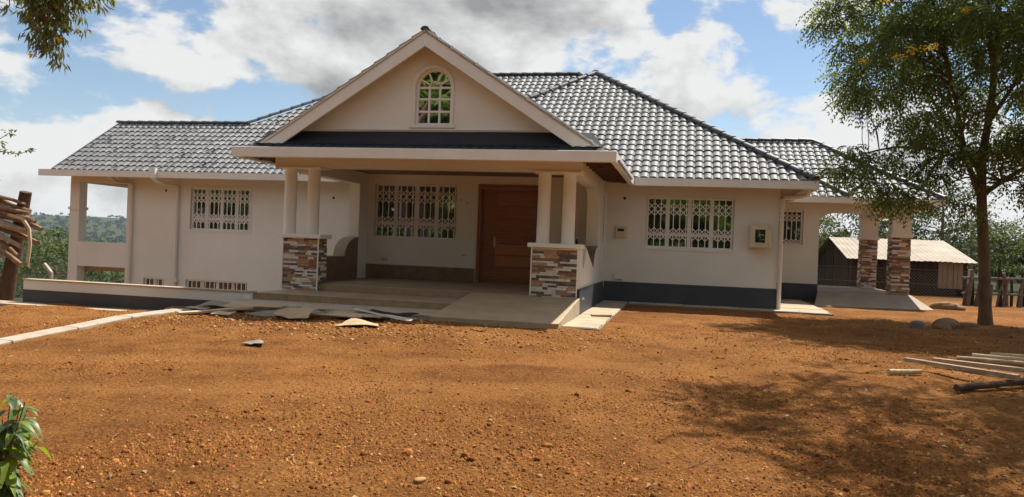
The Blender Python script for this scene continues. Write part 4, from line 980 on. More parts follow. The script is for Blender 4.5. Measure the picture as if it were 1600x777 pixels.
# ------------------------------------------------------------------ loose things in the yard
def sheet(name, label, cat, corners, thick, matname, wob=0.02, nu=8, nv=3, lift=0.035, ragged=0.03, zs=None):
    """thin bent board given by four plan corners (x,y[,dz]) lying on the ground"""
    rs = random.Random(sum(ord(c) for c in label)); mb = MB(); top = []; c = [Vector((p[0],p[1],(p[2] if len(p) > 2 else 0.0))) for p in corners]
    for j in range(nv+1):
        for i in range(nu+1):
            u, v = i/nu, j/nv; p = (c[0]*(1-u)+c[1]*u)*(1-v)+(c[3]*(1-u)+c[2]*u)*v
            edge = (i in (0,nu)) or (j in (0,nv))
            x = p.x+(rs.uniform(-1,1)*ragged if edge else 0); y = p.y+(rs.uniform(-1,1)*ragged*0.6 if edge else 0)
            z = (zs if zs is not None else gz(x,y)) + lift + p.z + wob*math.sin(u*5.1+v*2.2+len(label)) + rs.uniform(0,wob*0.4)
            top.append((x,y,z))
    n = len(top); w = nu+1
    vs = top + [(x,y,z-thick) for x,y,z in top]; fs = []
    for j in range(nv):
        for i in range(nu): a = j*w+i; fs.append((a,a+1,a+1+w,a+w)); fs.append((n+a,n+a+w,n+a+1+w,n+a+1))
    ring = [i for i in range(w)] + [j*w+nu for j in range(1,nv+1)] + [nv*w+i for i in range(nu-1,-1,-1)] + [j*w for j in range(nv-1,0,-1)]
    for a, b in zip(ring, ring[1:]+ring[:1]): fs.append((a, n+a, n+b, b))
    mb.add(vs, fs); o = mb.build(name, matname); return tag(o, label, cat, 'building scraps along the steps')
sheet('fibreboard_sheet', 'pale torn board lying at the end of the kerb', 'board', [(-8.28,11.30),(-7.55,11.35),(-7.62,11.72),(-8.45,11.70)], 0.010, 'card', 0.02)
sheet('fibreboard_sheet', 'grey flat sheet resting against the left end of landing', 'board', [(-7.85,11.52,0.03),(-7.30,11.45,0.03),(-7.25,11.78,0.07),(-7.80,11.80,0.07)], 0.008, 'board_grey', 0.012)
sheet('plank', 'pale narrow plank end sticking out left of the grey sheets', 'plank', [(-7.62,10.72),(-7.50,10.60),(-6.72,11.38,0.05),(-6.84,11.50,0.05)], 0.03, 'plank_pale', 0.004, ragged=0.006)
sheet('fibreboard_sheet', 'long brown board leaning along landing edge behind the plank', 'board', [(-7.30,11.30,0.05),(-6.35,11.42,0.06),(-6.30,11.72,0.10),(-7.25,11.70,0.10)], 0.012, 'card', 0.012)
sheet('fibreboard_sheet', 'large grey warped sheet in the middle of scraps', 'board', [(-6.62,10.95),(-5.55,10.98,0.02),(-5.50,11.45,0.06),(-6.50,11.60,0.05)], 0.010, 'board_grey', 0.035)
sheet('plank', 'long pale strip of board between grey sheet and cardboard', 'plank', [(-5.95,10.98,0.05),(-4.70,11.00,0.04),(-4.70,11.12,0.05),(-5.95,11.14,0.07)], 0.015, 'plank_pale', 0.015, ragged=0.012)
sheet('fibreboard_sheet', 'orange-brown board under the white strip', 'board', [(-5.35,11.16,0.05),(-4.45,11.05,0.03),(-4.40,11.35,0.05),(-5.30,11.50,0.08)], 0.012, 'card', 0.015)
sheet('metal_strip', 'narrow white strip lying at the right end of scraps', 'strip', [(-4.98,11.32,0.10),(-3.92,11.02,0.02),(-3.90,11.12,0.03),(-4.96,11.46,0.12)], 0.008, 'board_white', 0.01, ragged=0.008)
sheet('cardboard', 'pale cardboard piece lying in front of the other scraps', 'cardboard', [(-4.82,10.30),(-4.15,10.36),(-4.28,10.60),(-4.74,10.78,0.03)], 0.008, 'card', 0.012)
sheet('fibreboard_sheet', 'dark grey slab scrap below the landing edge', 'board', [(-5.6,11.48,0.02),(-4.2,11.40,0.02),(-4.2,11.70,0.03),(-5.6,11.76,0.03)], 0.02, 'board_grey', 0.01)
sheet('fibreboard_sheet', 'small grey chip of board alone on the red earth', 'board', [(-5.12,8.42),(-4.86,8.44),(-4.90,8.62),(-5.10,8.60)], 0.008, 'board_grey', 0.01, nu=4, nv=2)

sheet('fibreboard_sheet', 'torn tan board propped on the edge of the grey sheet', 'board', [(-6.05,10.80,0.02),(-5.45,10.72,0.02),(-5.35,10.98,0.13),(-5.98,11.06,0.12)], 0.010, 'card', 0.02, ragged=0.05)
sheet('fibreboard_sheet', 'dark board lying flat behind the white strip', 'board', [(-4.85,11.50,0.06),(-4.05,11.34,0.05),(-4.00,11.58,0.07),(-4.80,11.68,0.09)], 0.012, 'shed_plank', 0.012)
sheet('fibreboard_sheet', 'small tan offcut right of the kerb end', 'board', [(-7.05,10.70),(-6.72,10.72),(-6.70,10.86,0.03),(-7.0,10.88,0.02)], 0.012, 'plank_pale', 0.008, nu=4, nv=2)
def rock(name, label, c, r, matname, seed, group='stones near the tree'):
    import bmesh
    rs = random.Random(seed); bm = bmesh.new(); bmesh.ops.create_icosphere(bm, subdivisions=3, radius=1.0)
    ph = [rs.uniform(0,6) for _ in range(6)]
    for v in bm.verts:
        p = v.co; d = 1+0.13*math.sin(2.3*p.x+ph[0])+0.11*math.sin(3.1*p.y+ph[1])+0.09*math.sin(4.3*p.z+ph[2])+0.07*math.sin(7*p.x+5*p.y+ph[3])+0.05*math.sin(9*p.z+6*p.x+ph[4])+0.04*math.sin(13*p.y-8*p.z+ph[5])
        v.co = Vector((p.x*r[0]*d, p.y*r[1]*d, p.z*r[2]*d))
    me = bpy.data.meshes.new(name); bm.to_mesh(me); bm.free(); me.materials.append(M[matname]); me.polygons.foreach_set('use_smooth', [True]*len(me.polygons))
    o = newobj(name, me, None, (c[0],c[1],gz(c[0],c[1])+r[2]*0.30)); o.rotation_euler = (0,0,rs.uniform(0,6)); return tag(o, label, 'stone', group)
rock('stone', 'bluish grey stone left of the other stones by the tree', (4.25,15.6), (0.15,0.11,0.10), 'rock_grey', 1)
rock('stone', 'large brown boulder at the back of stone cluster', (4.95,16.3), (0.31,0.18,0.15), 'rock', 2)
rock('stone', 'rounded tan stone in front of the brown boulder', (4.74,15.9), (0.15,0.11,0.11), 'rock', 3)
rock('stone', 'small pale pebble-like stone at the foot of tan stone', (4.74,15.6), (0.08,0.06,0.05), 'rock', 4)
rock('stone', 'low dark stone between the cluster and the tree trunk', (5.45,16.7), (0.22,0.13,0.07), 'rock', 5)
rock('stone', 'long flat tan boulder beside carport ramp', (6.85,22.6), (0.40,0.24,0.16), 'rock', 6)
rock('stone', 'reddish clod near the bottom centre of yard', (-1.75,4.95), (0.04,0.03,0.028), 'pebble', 10, 'stray stones')
rock('stone', 'tan stone at the bottom edge of yard', (-1.50,4.50), (0.045,0.03,0.02), 'pebble_pale', 11, 'stray stones')

def pole(label, pts, r, matname, cat='pole', name='wooden_pole', square=False, group='timber pile at right edge'):
    P = [(x,y,gz(x,y)+dz) for x,y,dz in pts]; mb = MB()
    if square:
        for a, b in zip(P, P[1:]): mb.bar(a, b, r*2.1, r*1.3)
    else:
        n = 14; Q = []
        for i in range(n+1):
            t = i/n*(len(P)-1); k_ = min(int(t), len(P)-2); f = t-k_; Q.append(Vector(P[k_]).lerp(Vector(P[k_+1]), f)+Vector((random.uniform(-1,1),random.uniform(-1,1),random.uniform(-0.5,0.5)))*r*0.10)
        mb.tube(Q, [r*(1-0.15*i/n) for i in range(n+1)], 10, jit=0.06)
    return tag(mb.build(name, matname, smooth=not square), label, cat, group)
pole('nearest squared timber of the pile, lying across a dark log', [(2.60,9.95,0.10),(3.42,8.98,0.14)], 0.033, 'pole', name='timber', square=True, cat='timber')
pole('second timber of the pile running off right edge', [(2.98,10.25,0.08),(4.6,9.05,0.14)], 0.038, 'pole', name='timber', square=True, cat='timber')
pole('third pole of the pile, behind the second timber', [(3.35,10.6,0.06),(5.2,9.7,0.12)], 0.034, 'pole')
pole('fourth pale pole of the pile', [(3.62,10.9,0.07),(5.5,10.2,0.10)], 0.035, 'plank_pale')
pole('rearmost pale pole of the pile', [(3.95,11.25,0.06),(5.8,10.8,0.08)], 0.034, 'plank_pale')
pole('short pale billet lying left of the pile', [(2.26,9.28,0.035),(2.62,9.42,0.04)], 0.032, 'plank_pale', cat='log', name='log')
pole('dark log under the front timbers of pile', [(2.72,8.58,0.05),(3.5,9.15,0.06),(4.6,9.6,0.06)], 0.036, 'log_dark', cat='log', name='log')

# log rack at the left edge
lr = thing('log_rack', 'stack of rough logs resting against a thick dark post', 'log rack', (-13.2, 13.1, gz(-13.2,13.1)))
MB().tube([(-13.334, 13.157, -0.674), (-13.192, 13.145, 0.447), (-13.004, 13.122, 1.273), (-12.803, 13.074, 2.123)], [0.14,0.135,0.125,0.115], 11, jit=0.14).build('post', 'log_dark', lr, smooth=True)
for i, (za, zb, r, xe, ye) in enumerate([(1.651, 1.509, 0.059, -12.532, 12.921), (1.816, 1.698, 0.05, -12.484, 12.862), (1.568, 1.297, 0.073, -12.39, 12.838), (1.415, 1.131, 0.065, -12.366, 12.956), (1.934, 1.745, 0.047, -12.602, 13.004), (1.344, 1.037, 0.057, -12.579, 12.803), (1.037, 0.683, 0.068, -12.65, 12.862), (1.745, 1.391, 0.059, -12.331, 13.004), (0.919, 0.825, 0.047, -13.039, 12.815), (1.721, 1.58, 0.053, -12.508, 12.897), (1.863, 1.533, 0.045, -12.414, 12.933), (1.509, 1.367, 0.047, -12.461, 12.791), (2.005, 1.863, 0.04, -12.673, 12.956), (1.179, 0.86, 0.053, -12.803, 12.921)]):
    ya = ye+random.uniform(-0.25,0.25); k1 = random.uniform(-0.06,0.06)
    P = [(-15.6, ya, za+random.uniform(0.05,0.34)), (-15.0,ya,za+0.22+k1), (-14.4, ye+random.uniform(-0.1,0.1), za+0.12-k1), (-13.8,ye,za+0.06+k1), (-13.3, ye, za), ((xe-13.3)/2, ye, (za+zb)/2+k1*0.6), (xe, ye, zb)]
    MB().tube(P, [r*1.1, r*1.12, r*1.0, r*1.04, r, r*0.9, r*0.74], 10, jit=0.16).build('log', ('log','log','pole')[i % 3], lr, smooth=True)
MB().tube([(-12.921, 12.815, 1.651), (-12.579, 12.803, 1.58), (-12.425, 12.803, 1.391), (-12.39, 12.803, 1.096), (-12.437, 12.803, 0.73)], [0.034,0.038,0.038,0.034,0.032], 8, jit=0.08).build('bent_stick', 'plank_pale', lr, smooth=True)
MB().tube([(-12.437, 12.803, 0.73), (-12.449, 12.803, 0.671)], [0.035,0.062], 8, jit=0.1).build('stick_knob', 'log', lr)

# ------------------------------------------------------------------ foliage
def norm(a): return a/np.maximum(np.linalg.norm(a, axis=1, keepdims=True), 1e-9)
def leaves_mesh(P, D, N, ln, wd, bend=0.12):
    """one folded diamond per leaf: base P, direction D, normal N; returns V, F (two triangles as quads pairs)"""
    S = norm(np.cross(D, N)); N = norm(np.cross(S, D)); ln = ln[:,None]; wd = wd[:,None]
    base = P; mid = P + D*ln*0.45; tip = P + D*ln - N*ln*bend
    l = mid + S*wd*0.5 + N*wd*0.16; r = mid - S*wd*0.5 + N*wd*0.16
    n = len(P); V = np.stack([base, l, tip, r], 1).reshape(-1,3); a = np.arange(n)*4
    F = np.stack([a, a+3, a+2, a+1], 1)
    return V, F
def rand_dirs(n): return norm(rng.normal(size=(n,3)))
def clump_leaves(centers, radii, per, mode, ln=0.06, wd=0.022, droop=0.5):
    """leaves around clump centres. mode 'pinnate': compound leaves of paired leaflets; 'simple': single leaves; 'weep': narrow hanging leaves"""
    C = np.repeat(np.asarray(centers), per, axis=0); Rr = np.repeat(np.asarray(radii), per)
    n = len(C); d = rand_dirs(n); d[:,2] = d[:,2]*0.6
    rad = Rr[:,None]*rng.random((n,1))**0.55
    P = C + d*rad*np.array([1,1,0.62])
    if mode == 'pinnate':
        D = norm(d*np.array([1,1,0.5]) + rng.normal(size=(n,3))*0.35 + np.array([0,0,-droop])); up = norm(rng.normal(size=(n,3))*0.45+np.array([0,0,1.0])); S = norm(np.cross(D, up)); k = 6; rl = ln*4.2
        Ps, Ds, Ns, Ls, Ws = [], [], [], [], []
        for j in range(k):
            t = (j+0.8)/k; q = P + D*rl*t + np.array([0,0,-1.0])*rl*0.35*t*t
            for s in (-1, 1):
                Ps.append(q); Ds.append(norm(D*0.75 + S*s*0.8 + np.array([0,0,-0.35]) + rng.normal(size=(n,3))*0.12)); Ns.append(up); Ls.append(ln*(1-0.35*abs(t-0.5))*rng.uniform(0.8,1.2,n)); Ws.append(wd*rng.uniform(0.85,1.2,n))
        return leaves_mesh(np.concatenate(Ps), np.concatenate(Ds), np.concatenate(Ns), np.concatenate(Ls), np.concatenate(Ws))
    if mode == 'weep':
        D = norm(d*0.5 + rng.normal(size=(n,3))*0.32 + np.array([0,0,-1.0])); up = rand_dirs(n)
        return leaves_mesh(P, D, up, ln*rng.uniform(0.6,1.3,n), wd*rng.uniform(0.7,1.3,n))
    D = norm(d + rng.normal(size=(n,3))*0.5 + np.array([0,0,-droop])); up = norm(rng.normal(size=(n,3))*0.7+np.array([0,0,0.8]))
    return leaves_mesh(P, D, up, ln*rng.uniform(0.6,1.3,n), wd*rng.uniform(0.7,1.3,n))
def join(*vf):
    Vs, Fs, b = [], [], 0
    for V, F in vf: Vs.append(V); Fs.append(F+b); b += len(V)
    return np.concatenate(Vs), np.concatenate(Fs)
def branch_path(a, b, sag=0.0, n=5, j=0.06):
    a, b = Vector(a), Vector(b); L = (b-a).length; P = []
    for i in range(n+1):
        t = i/n; p = a.lerp(b, t) + Vector((0,0,math.sin(t*math.pi)*L*0.10 - sag*t*t*L))
        if 0 < i < n: p += Vector((random.uniform(-1,1),random.uniform(-1,1),random.uniform(-1,1)))*L*j
        P.append(p)
    return P
def tree(name, label, cat, base, leaders, clumps, per, mode, leafmat, ln, wd, r0=0.13, bark='bark', group=None, droop=0.5, flowers=None, twig=0.010, extra=None):
    """leaders: list of polylines with radii [(pts, r_start, r_end)]; first is the trunk; clumps: (x,y,z,r)"""
    t = thing(name, label, cat, base, group)
    tr = MB(); nodes = []
    for li, (pts, ra, rb) in enumerate(leaders):
        n = len(pts)-1; mb = MB(); Q = []; m = 6*n
        for i in range(m+1):
            f = i/m*n; k_ = min(int(f), n-1); f -= k_
            p0 = Vector(pts[max(k_-1,0)]); p1 = Vector(pts[k_]); p2 = Vector(pts[k_+1]); p3 = Vector(pts[min(k_+2,n)])
            Q.append(0.5*((2*p1)+(p2-p0)*f+(2*p0-5*p1+4*p2-p3)*f*f+(3*p1-p0-3*p2+p3)*f**3))
        rad = [ra+(rb-ra)*i/m for i in range(m+1)]
        if li == 0:
            for i in range(3): rad[i] *= 1.28-0.1*i
        mb.tube(Q, rad, 12 if li == 0 else 9, jit=0.05)
        mb.build('trunk' if li == 0 else 'limb', bark, t, smooth=True)
        nodes += [(q, r) for q, r in list(zip(Q, rad))[(m//2 if li == 0 else m//4):]]
    tw = MB()
    for ci, (x,y,z,r) in enumerate(clumps):
        if mode == 'weep':
            if ci % 14 == 0: tw.tube([(x,y,4.35),(x+random.uniform(-.04,.04),y,(z+4.3)/2),(x,y,z)], [0.006,0.004,0.002], 4, cap=False)
            continue
        c = Vector((x,y,z)); best = min(nodes, key=lambda q: (q[0]-c).length + max(0, q[0].z-c.z+0.4)*1.5)
        P = branch_path(best[0], c, sag=0.03); L = (c-best[0]).length
        rs_ = min(best[1]*0.6, 0.012+0.012*L); tw.tube(P, [rs_+(0.005-rs_)*i/(len(P)-1) for i in range(len(P))], 5, cap=False)
        for _ in range(4):
            e = c+Vector((random.uniform(-1,1),random.uniform(-1,1),random.uniform(-0.6,0.6)))*r*0.8; tw.tube([P[-2], (P[-2]+e)/2+Vector((0,0,0.05*r)), e], [0.006,0.005,0.003], 4, cap=False)
    tw.build('twigs', bark, t, smooth=True)['kind'] = 'stuff'
    ca = np.array([c[:3] for c in clumps]); ra = np.array([c[3] for c in clumps])
    V, F = clump_leaves(ca, ra, per, mode, ln, wd, droop)
    tag(raw_mesh('crown', V, F, leafmat, t, org=base), kind='stuff')
    if flowers:
        fc = np.array([f[:3] for f in flowers]); fr_ = np.array([f[3] for f in flowers]); V, F = clump_leaves(fc, fr_, *((46,'simple',0.042,0.036) if mode != 'weep' else (14,'simple',0.032,0.022)), 0.0)
        tag(raw_mesh('flowers', V, F, 'flower', t, org=base), kind='stuff')
    if extra: 
        V, F = clump_leaves(ca, ra*0.95, extra[0], 'weep', extra[1], extra[2]); tag(raw_mesh('seed_pods', V, F, 'pod', t, org=base), kind='stuff')
    return t
def ellipsoid_clumps(c, r, n, cr, seed, shell=0.45, cut=None):
    rs = random.Random(seed); out = []
    while len(out) < n:
        p = Vector((rs.uniform(-1,1),rs.uniform(-1,1),rs.uniform(-1,1)))
        if not shell < p.length < 1: continue
        q = (c[0]+p.x*r[0], c[1]+p.y*r[1], c[2]+p.z*r[2])
        if cut and cut(*q): continue
        if any((Vector(q)-Vector(o[:3])).length < cr*0.75 for o in out[-60:]): 
            if rs.random() < 0.7: continue
        out.append((*q, cr*rs.uniform(0.65,1.25)))
    return out

# main tree right of the house
bx_, by_ = 6.10, 17.70; bz = gz(bx_, by_)
lead = [([(bx_,by_,bz-0.1),(6.03,17.7,1.4),(5.93,17.7,2.75),(5.90,17.65,3.6),(6.0,17.6,4.8),(6.05,17.6,6.2),(6.1,17.7,7.8)], 0.125, 0.035),
        ([(5.94,17.7,2.7),(5.55,17.5,3.6),(5.25,17.3,4.7),(4.9,17.2,6.0),(4.6,17.2,7.2)], 0.060, 0.020),
        ([(5.95,17.7,2.85),(6.5,17.6,3.3),(7.3,17.4,3.75),(8.4,17.3,4.4)], 0.055, 0.018),
        ([(5.92,17.68,3.4),(5.2,17.9,3.75),(4.4,18.0,3.85),(3.7,17.9,3.7)], 0.045, 0.014),
        ([(5.95,17.62,4.3),(6.6,17.9,5.3),(7.4,18.2,6.6)], 0.05, 0.018),
        ([(6.0,17.6,4.7),(5.7,16.8,5.5),(5.3,16.0,6.2)], 0.045, 0.015),
        ([(5.93,17.7,3.2),(5.6,18.4,4.2),(5.2,19.2,5.3)], 0.045, 0.015)]
def cut_main(x, y, z):
    if z < 3.2 and x > 5.2: return True
    if z < 3.6 and x > 7.4: return True
    return x < 3.0 and z < 5.0
cl = ellipsoid_clumps((6.4,17.6,6.3), (3.6,2.9,3.0), 255, 0.46, 5, 0.15, cut_main)
cl += [(3.55,17.8,3.30,0.30),(3.95,17.9,3.05,0.32),(4.35,17.8,2.92,0.28),(3.35,17.7,3.75,0.30),(3.85,17.5,3.62,0.32),(4.45,17.6,3.45,0.34),(4.95,17.5,3.2,0.30),(4.75,17.9,2.72,0.24),(3.1,17.8,3.35,0.18),(4.1,17.2,2.68,0.20),
       (5.25,17.3,3.7,0.34),(4.6,17.4,4.05,0.36),(4.15,17.3,4.4,0.34),(6.6,17.5,3.05,0.28),(7.0,17.4,2.85,0.26),(7.5,17.3,3.2,0.30),(8.0,17.2,3.6,0.34),(5.4,17.2,2.65,0.18),(3.1,17.4,5.9,0.36),(3.3,17.5,6.5,0.40),(2.95,17.4,6.7,0.30),(3.6,17.2,5.4,0.38),(3.35,17.2,5.0,0.28),(2.75,17.3,6.35,0.26),(3.0,17.2,7.1,0.3),(3.5,17.2,7.2,0.4),(4.1,17.1,7.0,0.4),(4.0,17.2,6.2,0.36),(4.6,17.0,6.4,0.4)]
tree('tree', 'slender trunked tree with feathery dark green leaves right of the house', 'tree', (bx_,by_,bz), lead, cl, 38, 'pinnate', 'leaf_tree', 0.095, 0.037, flowers=[(4.02,15.6,5.32,0.17),(3.78,15.7,5.22,0.14),(4.30,15.6,5.38,0.14),(3.26,16.2,5.27,0.12),(3.14,16.0,6.5,0.13),(3.60,15.8,6.32,0.18),(3.80,15.8,6.55,0.15),(4.75,15.3,5.95,0.10)])

# second tree, rooted beyond the right edge, its crown overhanging the yard
b2 = (7.4, 9.4); z2 = gz(*b2)
lead2 = [([(b2[0],b2[1],z2-0.1),(7.3,9.4,1.6),(7.1,9.3,3.2),(6.6,9.2,4.6),(6.0,9.1,5.8),(5.6,9.0,7.2)], 0.16, 0.05),
         ([(7.05,9.3,3.4),(6.2,9.5,4.3),(5.2,9.6,4.9),(4.3,9.6,5.2)], 0.07, 0.02), ([(6.9,9.25,3.9),(6.3,8.4,5.0),(5.4,7.7,5.7),(4.6,7.3,6.0)], 0.07, 0.02),
         ([(6.4,9.2,5.0),(5.8,10.2,5.8),(5.2,11.2,6.3)], 0.06, 0.02), ([(7.1,9.3,3.1),(6.0,9.2,3.6),(5.0,9.2,3.6),(4.3,9.2,3.3)], 0.05, 0.014)]
def cut2(x, y, z):    # keep the space in front of house open
    return False
cl2 = ellipsoid_clumps((5.5,10.4,6.4), (3.5,4.9,1.7), 200, 0.46, 9, 0.2, lambda x,y,z: (z < 4.6+max(0,(y-8.0))*0.42 and x/y < 0.44))
cl2 += [(4.05,9.2,3.25,0.30),(4.15,9.3,2.95,0.26),(4.3,9.2,3.5,0.32),(4.0,9.4,3.65,0.26),(4.35,9.1,2.65,0.22),(4.45,9.3,3.0,0.30)]
tree('tree', 'bright green tree whose branches reach in from the right edge', 'tree', (b2[0],b2[1],z2), lead2, cl2, 32, 'pinnate', 'leaf_bright', 0.080, 0.034, flowers=[(4.2,9.2,3.15,0.12),(4.0,9.6,4.4,0.15)])

# weeping branches hanging in at the top left
b3 = (-8.6, 4.6); z3 = gz(*b3)
lead3 = [([(b3[0],b3[1],z3-0.1),(-8.5,4.65,1.8),(-8.2,4.8,3.4),(-7.6,5.1,4.8),(-7.0,5.4,5.6)], 0.17, 0.06), ([(-8.0,4.9,3.9),(-7.2,5.4,4.6),(-6.4,5.8,4.7),(-5.8,6.0,4.4),(-5.5,6.1,4.0)], 0.06, 0.012), ([(-8.35,4.75,2.8),(-7.9,5.4,3.0),(-7.2,6.0,2.75),(-6.75,6.3,2.55)], 0.03, 0.006)]
cl3 = []; rs3 = random.Random(12)
def hang(x): return 2.86+1.05*abs(x+5.73)+(0.10 if x < -5.73 else 0.0)      # lower edge of the hanging foliage
for k_ in range(64):
    x = rs3.uniform(-6.5,-5.28); y = 6.05+rs3.uniform(-0.28,0.28); zl = hang(x)+rs3.uniform(-0.02,0.42); z = 4.25+rs3.uniform(-0.2,0.2); x_ = x+rs3.uniform(-0.12,0.12)
    while z > zl:
        f_ = (z-zl)/(4.2-zl); cl3.append((x+(x_-x)*f_, y, z, rs3.uniform(0.045,0.085))); z -= rs3.uniform(0.09,0.15)
tree('tree', 'weeping branches with yellow flowers hanging in at the top left', 'tree', (b3[0],b3[1],z3), lead3, cl3, 11, 'weep', 'leaf_weep', 0.092, 0.021, r0=0.17, flowers=[(-5.50,5.9,3.12,0.022),(-5.72,5.85,2.98,0.026),(-5.56,5.9,3.42,0.024),(-5.80,5.9,3.30,0.02)], extra=(2,0.11,0.013))
# thin twig with small leaves below it
tw = thing('leafy_twig', 'thin leafy twig poking in at left edge above the logs', 'twig', (-7.2, 5.6, gz(-7.2,5.6)))
mb = MB(); mb.tube([(-7.2,5.6,gz(-7.2,5.6)),(-7.1,5.7,1.0),(-6.8,5.9,1.8),(-6.4,6.0,2.08)], [0.028,0.022,0.013,0.007], 6)
mb.tube([(-6.4,6.0,2.08),(-6.2,6.05,2.13),(-6.0,6.05,2.11),(-5.88,6.05,2.15)], [0.006,0.005,0.003,0.002], 5); mb.tube([(-6.5,6.0,2.02),(-6.25,6.03,2.22),(-6.1,6.05,2.32)], [0.005,0.004,0.002], 5); mb.tube([(-6.5,6.0,2.0),(-6.35,6.03,1.92),(-6.2,6.05,1.86)], [0.005,0.004,0.002], 5)
mb.build('stem', 'bark', tw, smooth=True)
V, F = clump_leaves(np.array([(-6.25,6.03,2.22),(-6.13,6.05,2.31),(-6.2,6.05,2.14),(-6.05,6.05,2.12),(-5.92,6.05,2.15),(-6.33,6.0,2.28),(-6.28,6.03,1.9),(-6.4,6.0,2.1)]), np.array([0.07,0.05,0.06,0.04,0.035,0.08,0.06,0.08]), 14, 'simple', 0.045, 0.02, 0.3)
tag(raw_mesh('leaves', V, F, 'leaf_tree', tw, org=(-7.2,5.6,0)), kind='stuff')

# sapling at the lower left corner: each leaf a real curved blade
def sapling():
    bx, by = -3.46, 3.45; z0 = gz(bx, by)
    t = thing('sapling', 'bright green leafy sapling at the lower left corner', 'plant', (bx, by, z0)); rs = random.Random(4)
    st = MB(); tips = []
    for i in range(16):
        a = rs.uniform(0, 6.28); h = rs.uniform(0.26, 0.62); rr = rs.uniform(0.05, 0.32)
        P = [(bx,by,z0-0.02),(bx+rr*0.35*math.cos(a),by+rr*0.35*math.sin(a),z0+h*0.5),(bx+rr*math.cos(a),by+rr*math.sin(a),z0+h)]
        st.tube(P, [0.006,0.0045,0.0025], 6); tips.append(P)
    st.build('stem', 'bark_light', t, smooth=True)
    lv = MB(); 
    for P in tips:
        for k_ in range(15):
            f = rs.uniform(0.2, 1.0); a_, b_ = (P[0],P[1]) if f < 0.5 else (P[1],P[2]); g_ = (f*2) % 1.0 if f < 1 else 1
            o = Vector(a_).lerp(Vector(b_), g_); an = rs.uniform(0,6.28); L = rs.uniform(0.075,0.15); W = L*rs.uniform(0.30,0.42)
            d = Vector((math.cos(an),math.sin(an),rs.uniform(-0.1,0.6))).normalized(); s_ = d.cross(Vector((0,0,1))).normalized(); n_ = s_.cross(d)
            pts = []; prof = [0.05,0.75,1.0,0.8,0.42,0.03]
            for i, w in enumerate(prof):
                q = i/(len(prof)-1); c = o + d*L*q - Vector((0,0,1))*L*0.75*q*q*rs.uniform(0.9,1.1); pts += [c - s_*W*w*0.5 + n_*W*w*0.18, c, c + s_*W*w*0.5 + n_*W*w*0.18]
            fs = []
            for i in range(len(prof)-1): b0_ = i*3; fs += [(b0_,b0_+1,b0_+4,b0_+3),(b0_+1,b0_+2,b0_+5,b0_+4)]
            m = MB(); m.add(pts, fs); o_ = m.build('leaf', rs.choice(['leaf_bush','leaf_bush','leaf_lime']), t, smooth=True)
sapling()

# little sapling in front of the shed
t = thing('sapling', 'thin pale green sapling between the carport columns', 'plant', (6.35, 26.0, 0.2))
mb = MB(); mb.tube([(6.35,26.0,0.1),(6.33,26.0,0.8),(6.40,26.0,1.5),(6.42,26.0,2.3)], [0.02,0.018,0.014,0.006], 7); mb.build('stem', 'bark_light', t, smooth=True)
V, F = clump_leaves(np.array([(6.42,26,2.2),(6.45,26,1.95),(6.38,26,1.6),(6.30,26,1.25),(6.5,26,1.35),(6.25,26,0.85),(6.45,26,0.95),(6.4,26,2.45)]), np.array([0.18,0.15,0.12,0.12,0.1,0.12,0.1,0.15]), 26, 'simple', 0.09, 0.04, 0.4)
tag(raw_mesh('leaves', V, F, 'leaf_bright', t, org=(6.35,26.0,0.2)), kind='stuff')

# ------------------------------------------------------------------ shed, fences
YS0, YS1, XS0, XS1 = 31.0, 38.4, 6.15, 10.0; zr = 2.30; ze = 1.50; gs = gz(8,31)
sh = thing('shed', 'low plank shed with a weathered sheet metal roof', 'shed', (8.0, 34.0, gs))
ymid = (YS0+YS1)/2
x = XS0; i = 0
while x < XS1-0.05:
    w = 0.17+0.03*math.sin(i*2.1); e = min(x+w-0.012, XS1); door_ = 8.95 < x < 9.75
    MB().box(x, e, YS0+random.uniform(-0.012,0.012), YS0+0.03, (gs+0.28 if door_ else gs-0.1), ze-random.uniform(0.02,0.08)).build('plank', 'shed_door' if door_ else 'shed_plank', sh); x += w; i += 1
y = YS0+0.04; i = 0
while y < YS1:
    w = 0.22+0.04*math.sin(i*1.7); zt = ze+(zr-ze)*(1-abs(y+w/2-ymid)/(ymid-YS0))-0.05
    MB().box(XS0+random.uniform(-0.012,0.012), XS0+0.03, y, y+w-0.015, gs-0.1, zt).build('plank', 'shed_plank', sh); y += w; i += 1
MB().box(XS0+0.04, XS1, YS1, YS1+0.03, gs-0.1, ze).build('rear_wall', 'shed_plank', sh); MB().prism([(YS0+0.04,gs-0.1),(YS1-0.01,gs-0.1),(YS1-0.01,ze),(ymid,zr-0.05),(YS0+0.04,ze)], 'x', XS1+0.002, XS1+0.03).build('end_wall', 'shed_plank', sh)
for f in (0.0, 0.2, 0.4, 0.6, 0.8):
    xa = XS0-0.25+f*(XS1-XS0+0.5); xb = xa+(XS1-XS0+0.5)*0.2+0.04; n = 22
    for sgn in (-1, 1):
        vs = []; dz = 0.012*(f*5 % 2)
        for j in (0, 1):
            for k_ in range(n+1):
                u = k_/n; yy = (ymid if j else (YS0-0.25 if sgn < 0 else YS1+0.25)); zz = (zr if j else ze-0.06) + 0.009*math.sin(u*math.pi*2*5.5) + dz; vs.append((xa+(xb-xa)*u, yy, zz))
        mb = MB(); mb.add(vs, [(k_,k_+1,n+2+k_,n+1+k_) for k_ in range(n)]); mb.build('roof_sheet', 'tin', sh, smooth=True)
MB().box(9.0,9.7,YS0+0.05,YS0+0.5,gs+0.0,gs+0.27).build('floor_beam','shed_plank',sh)

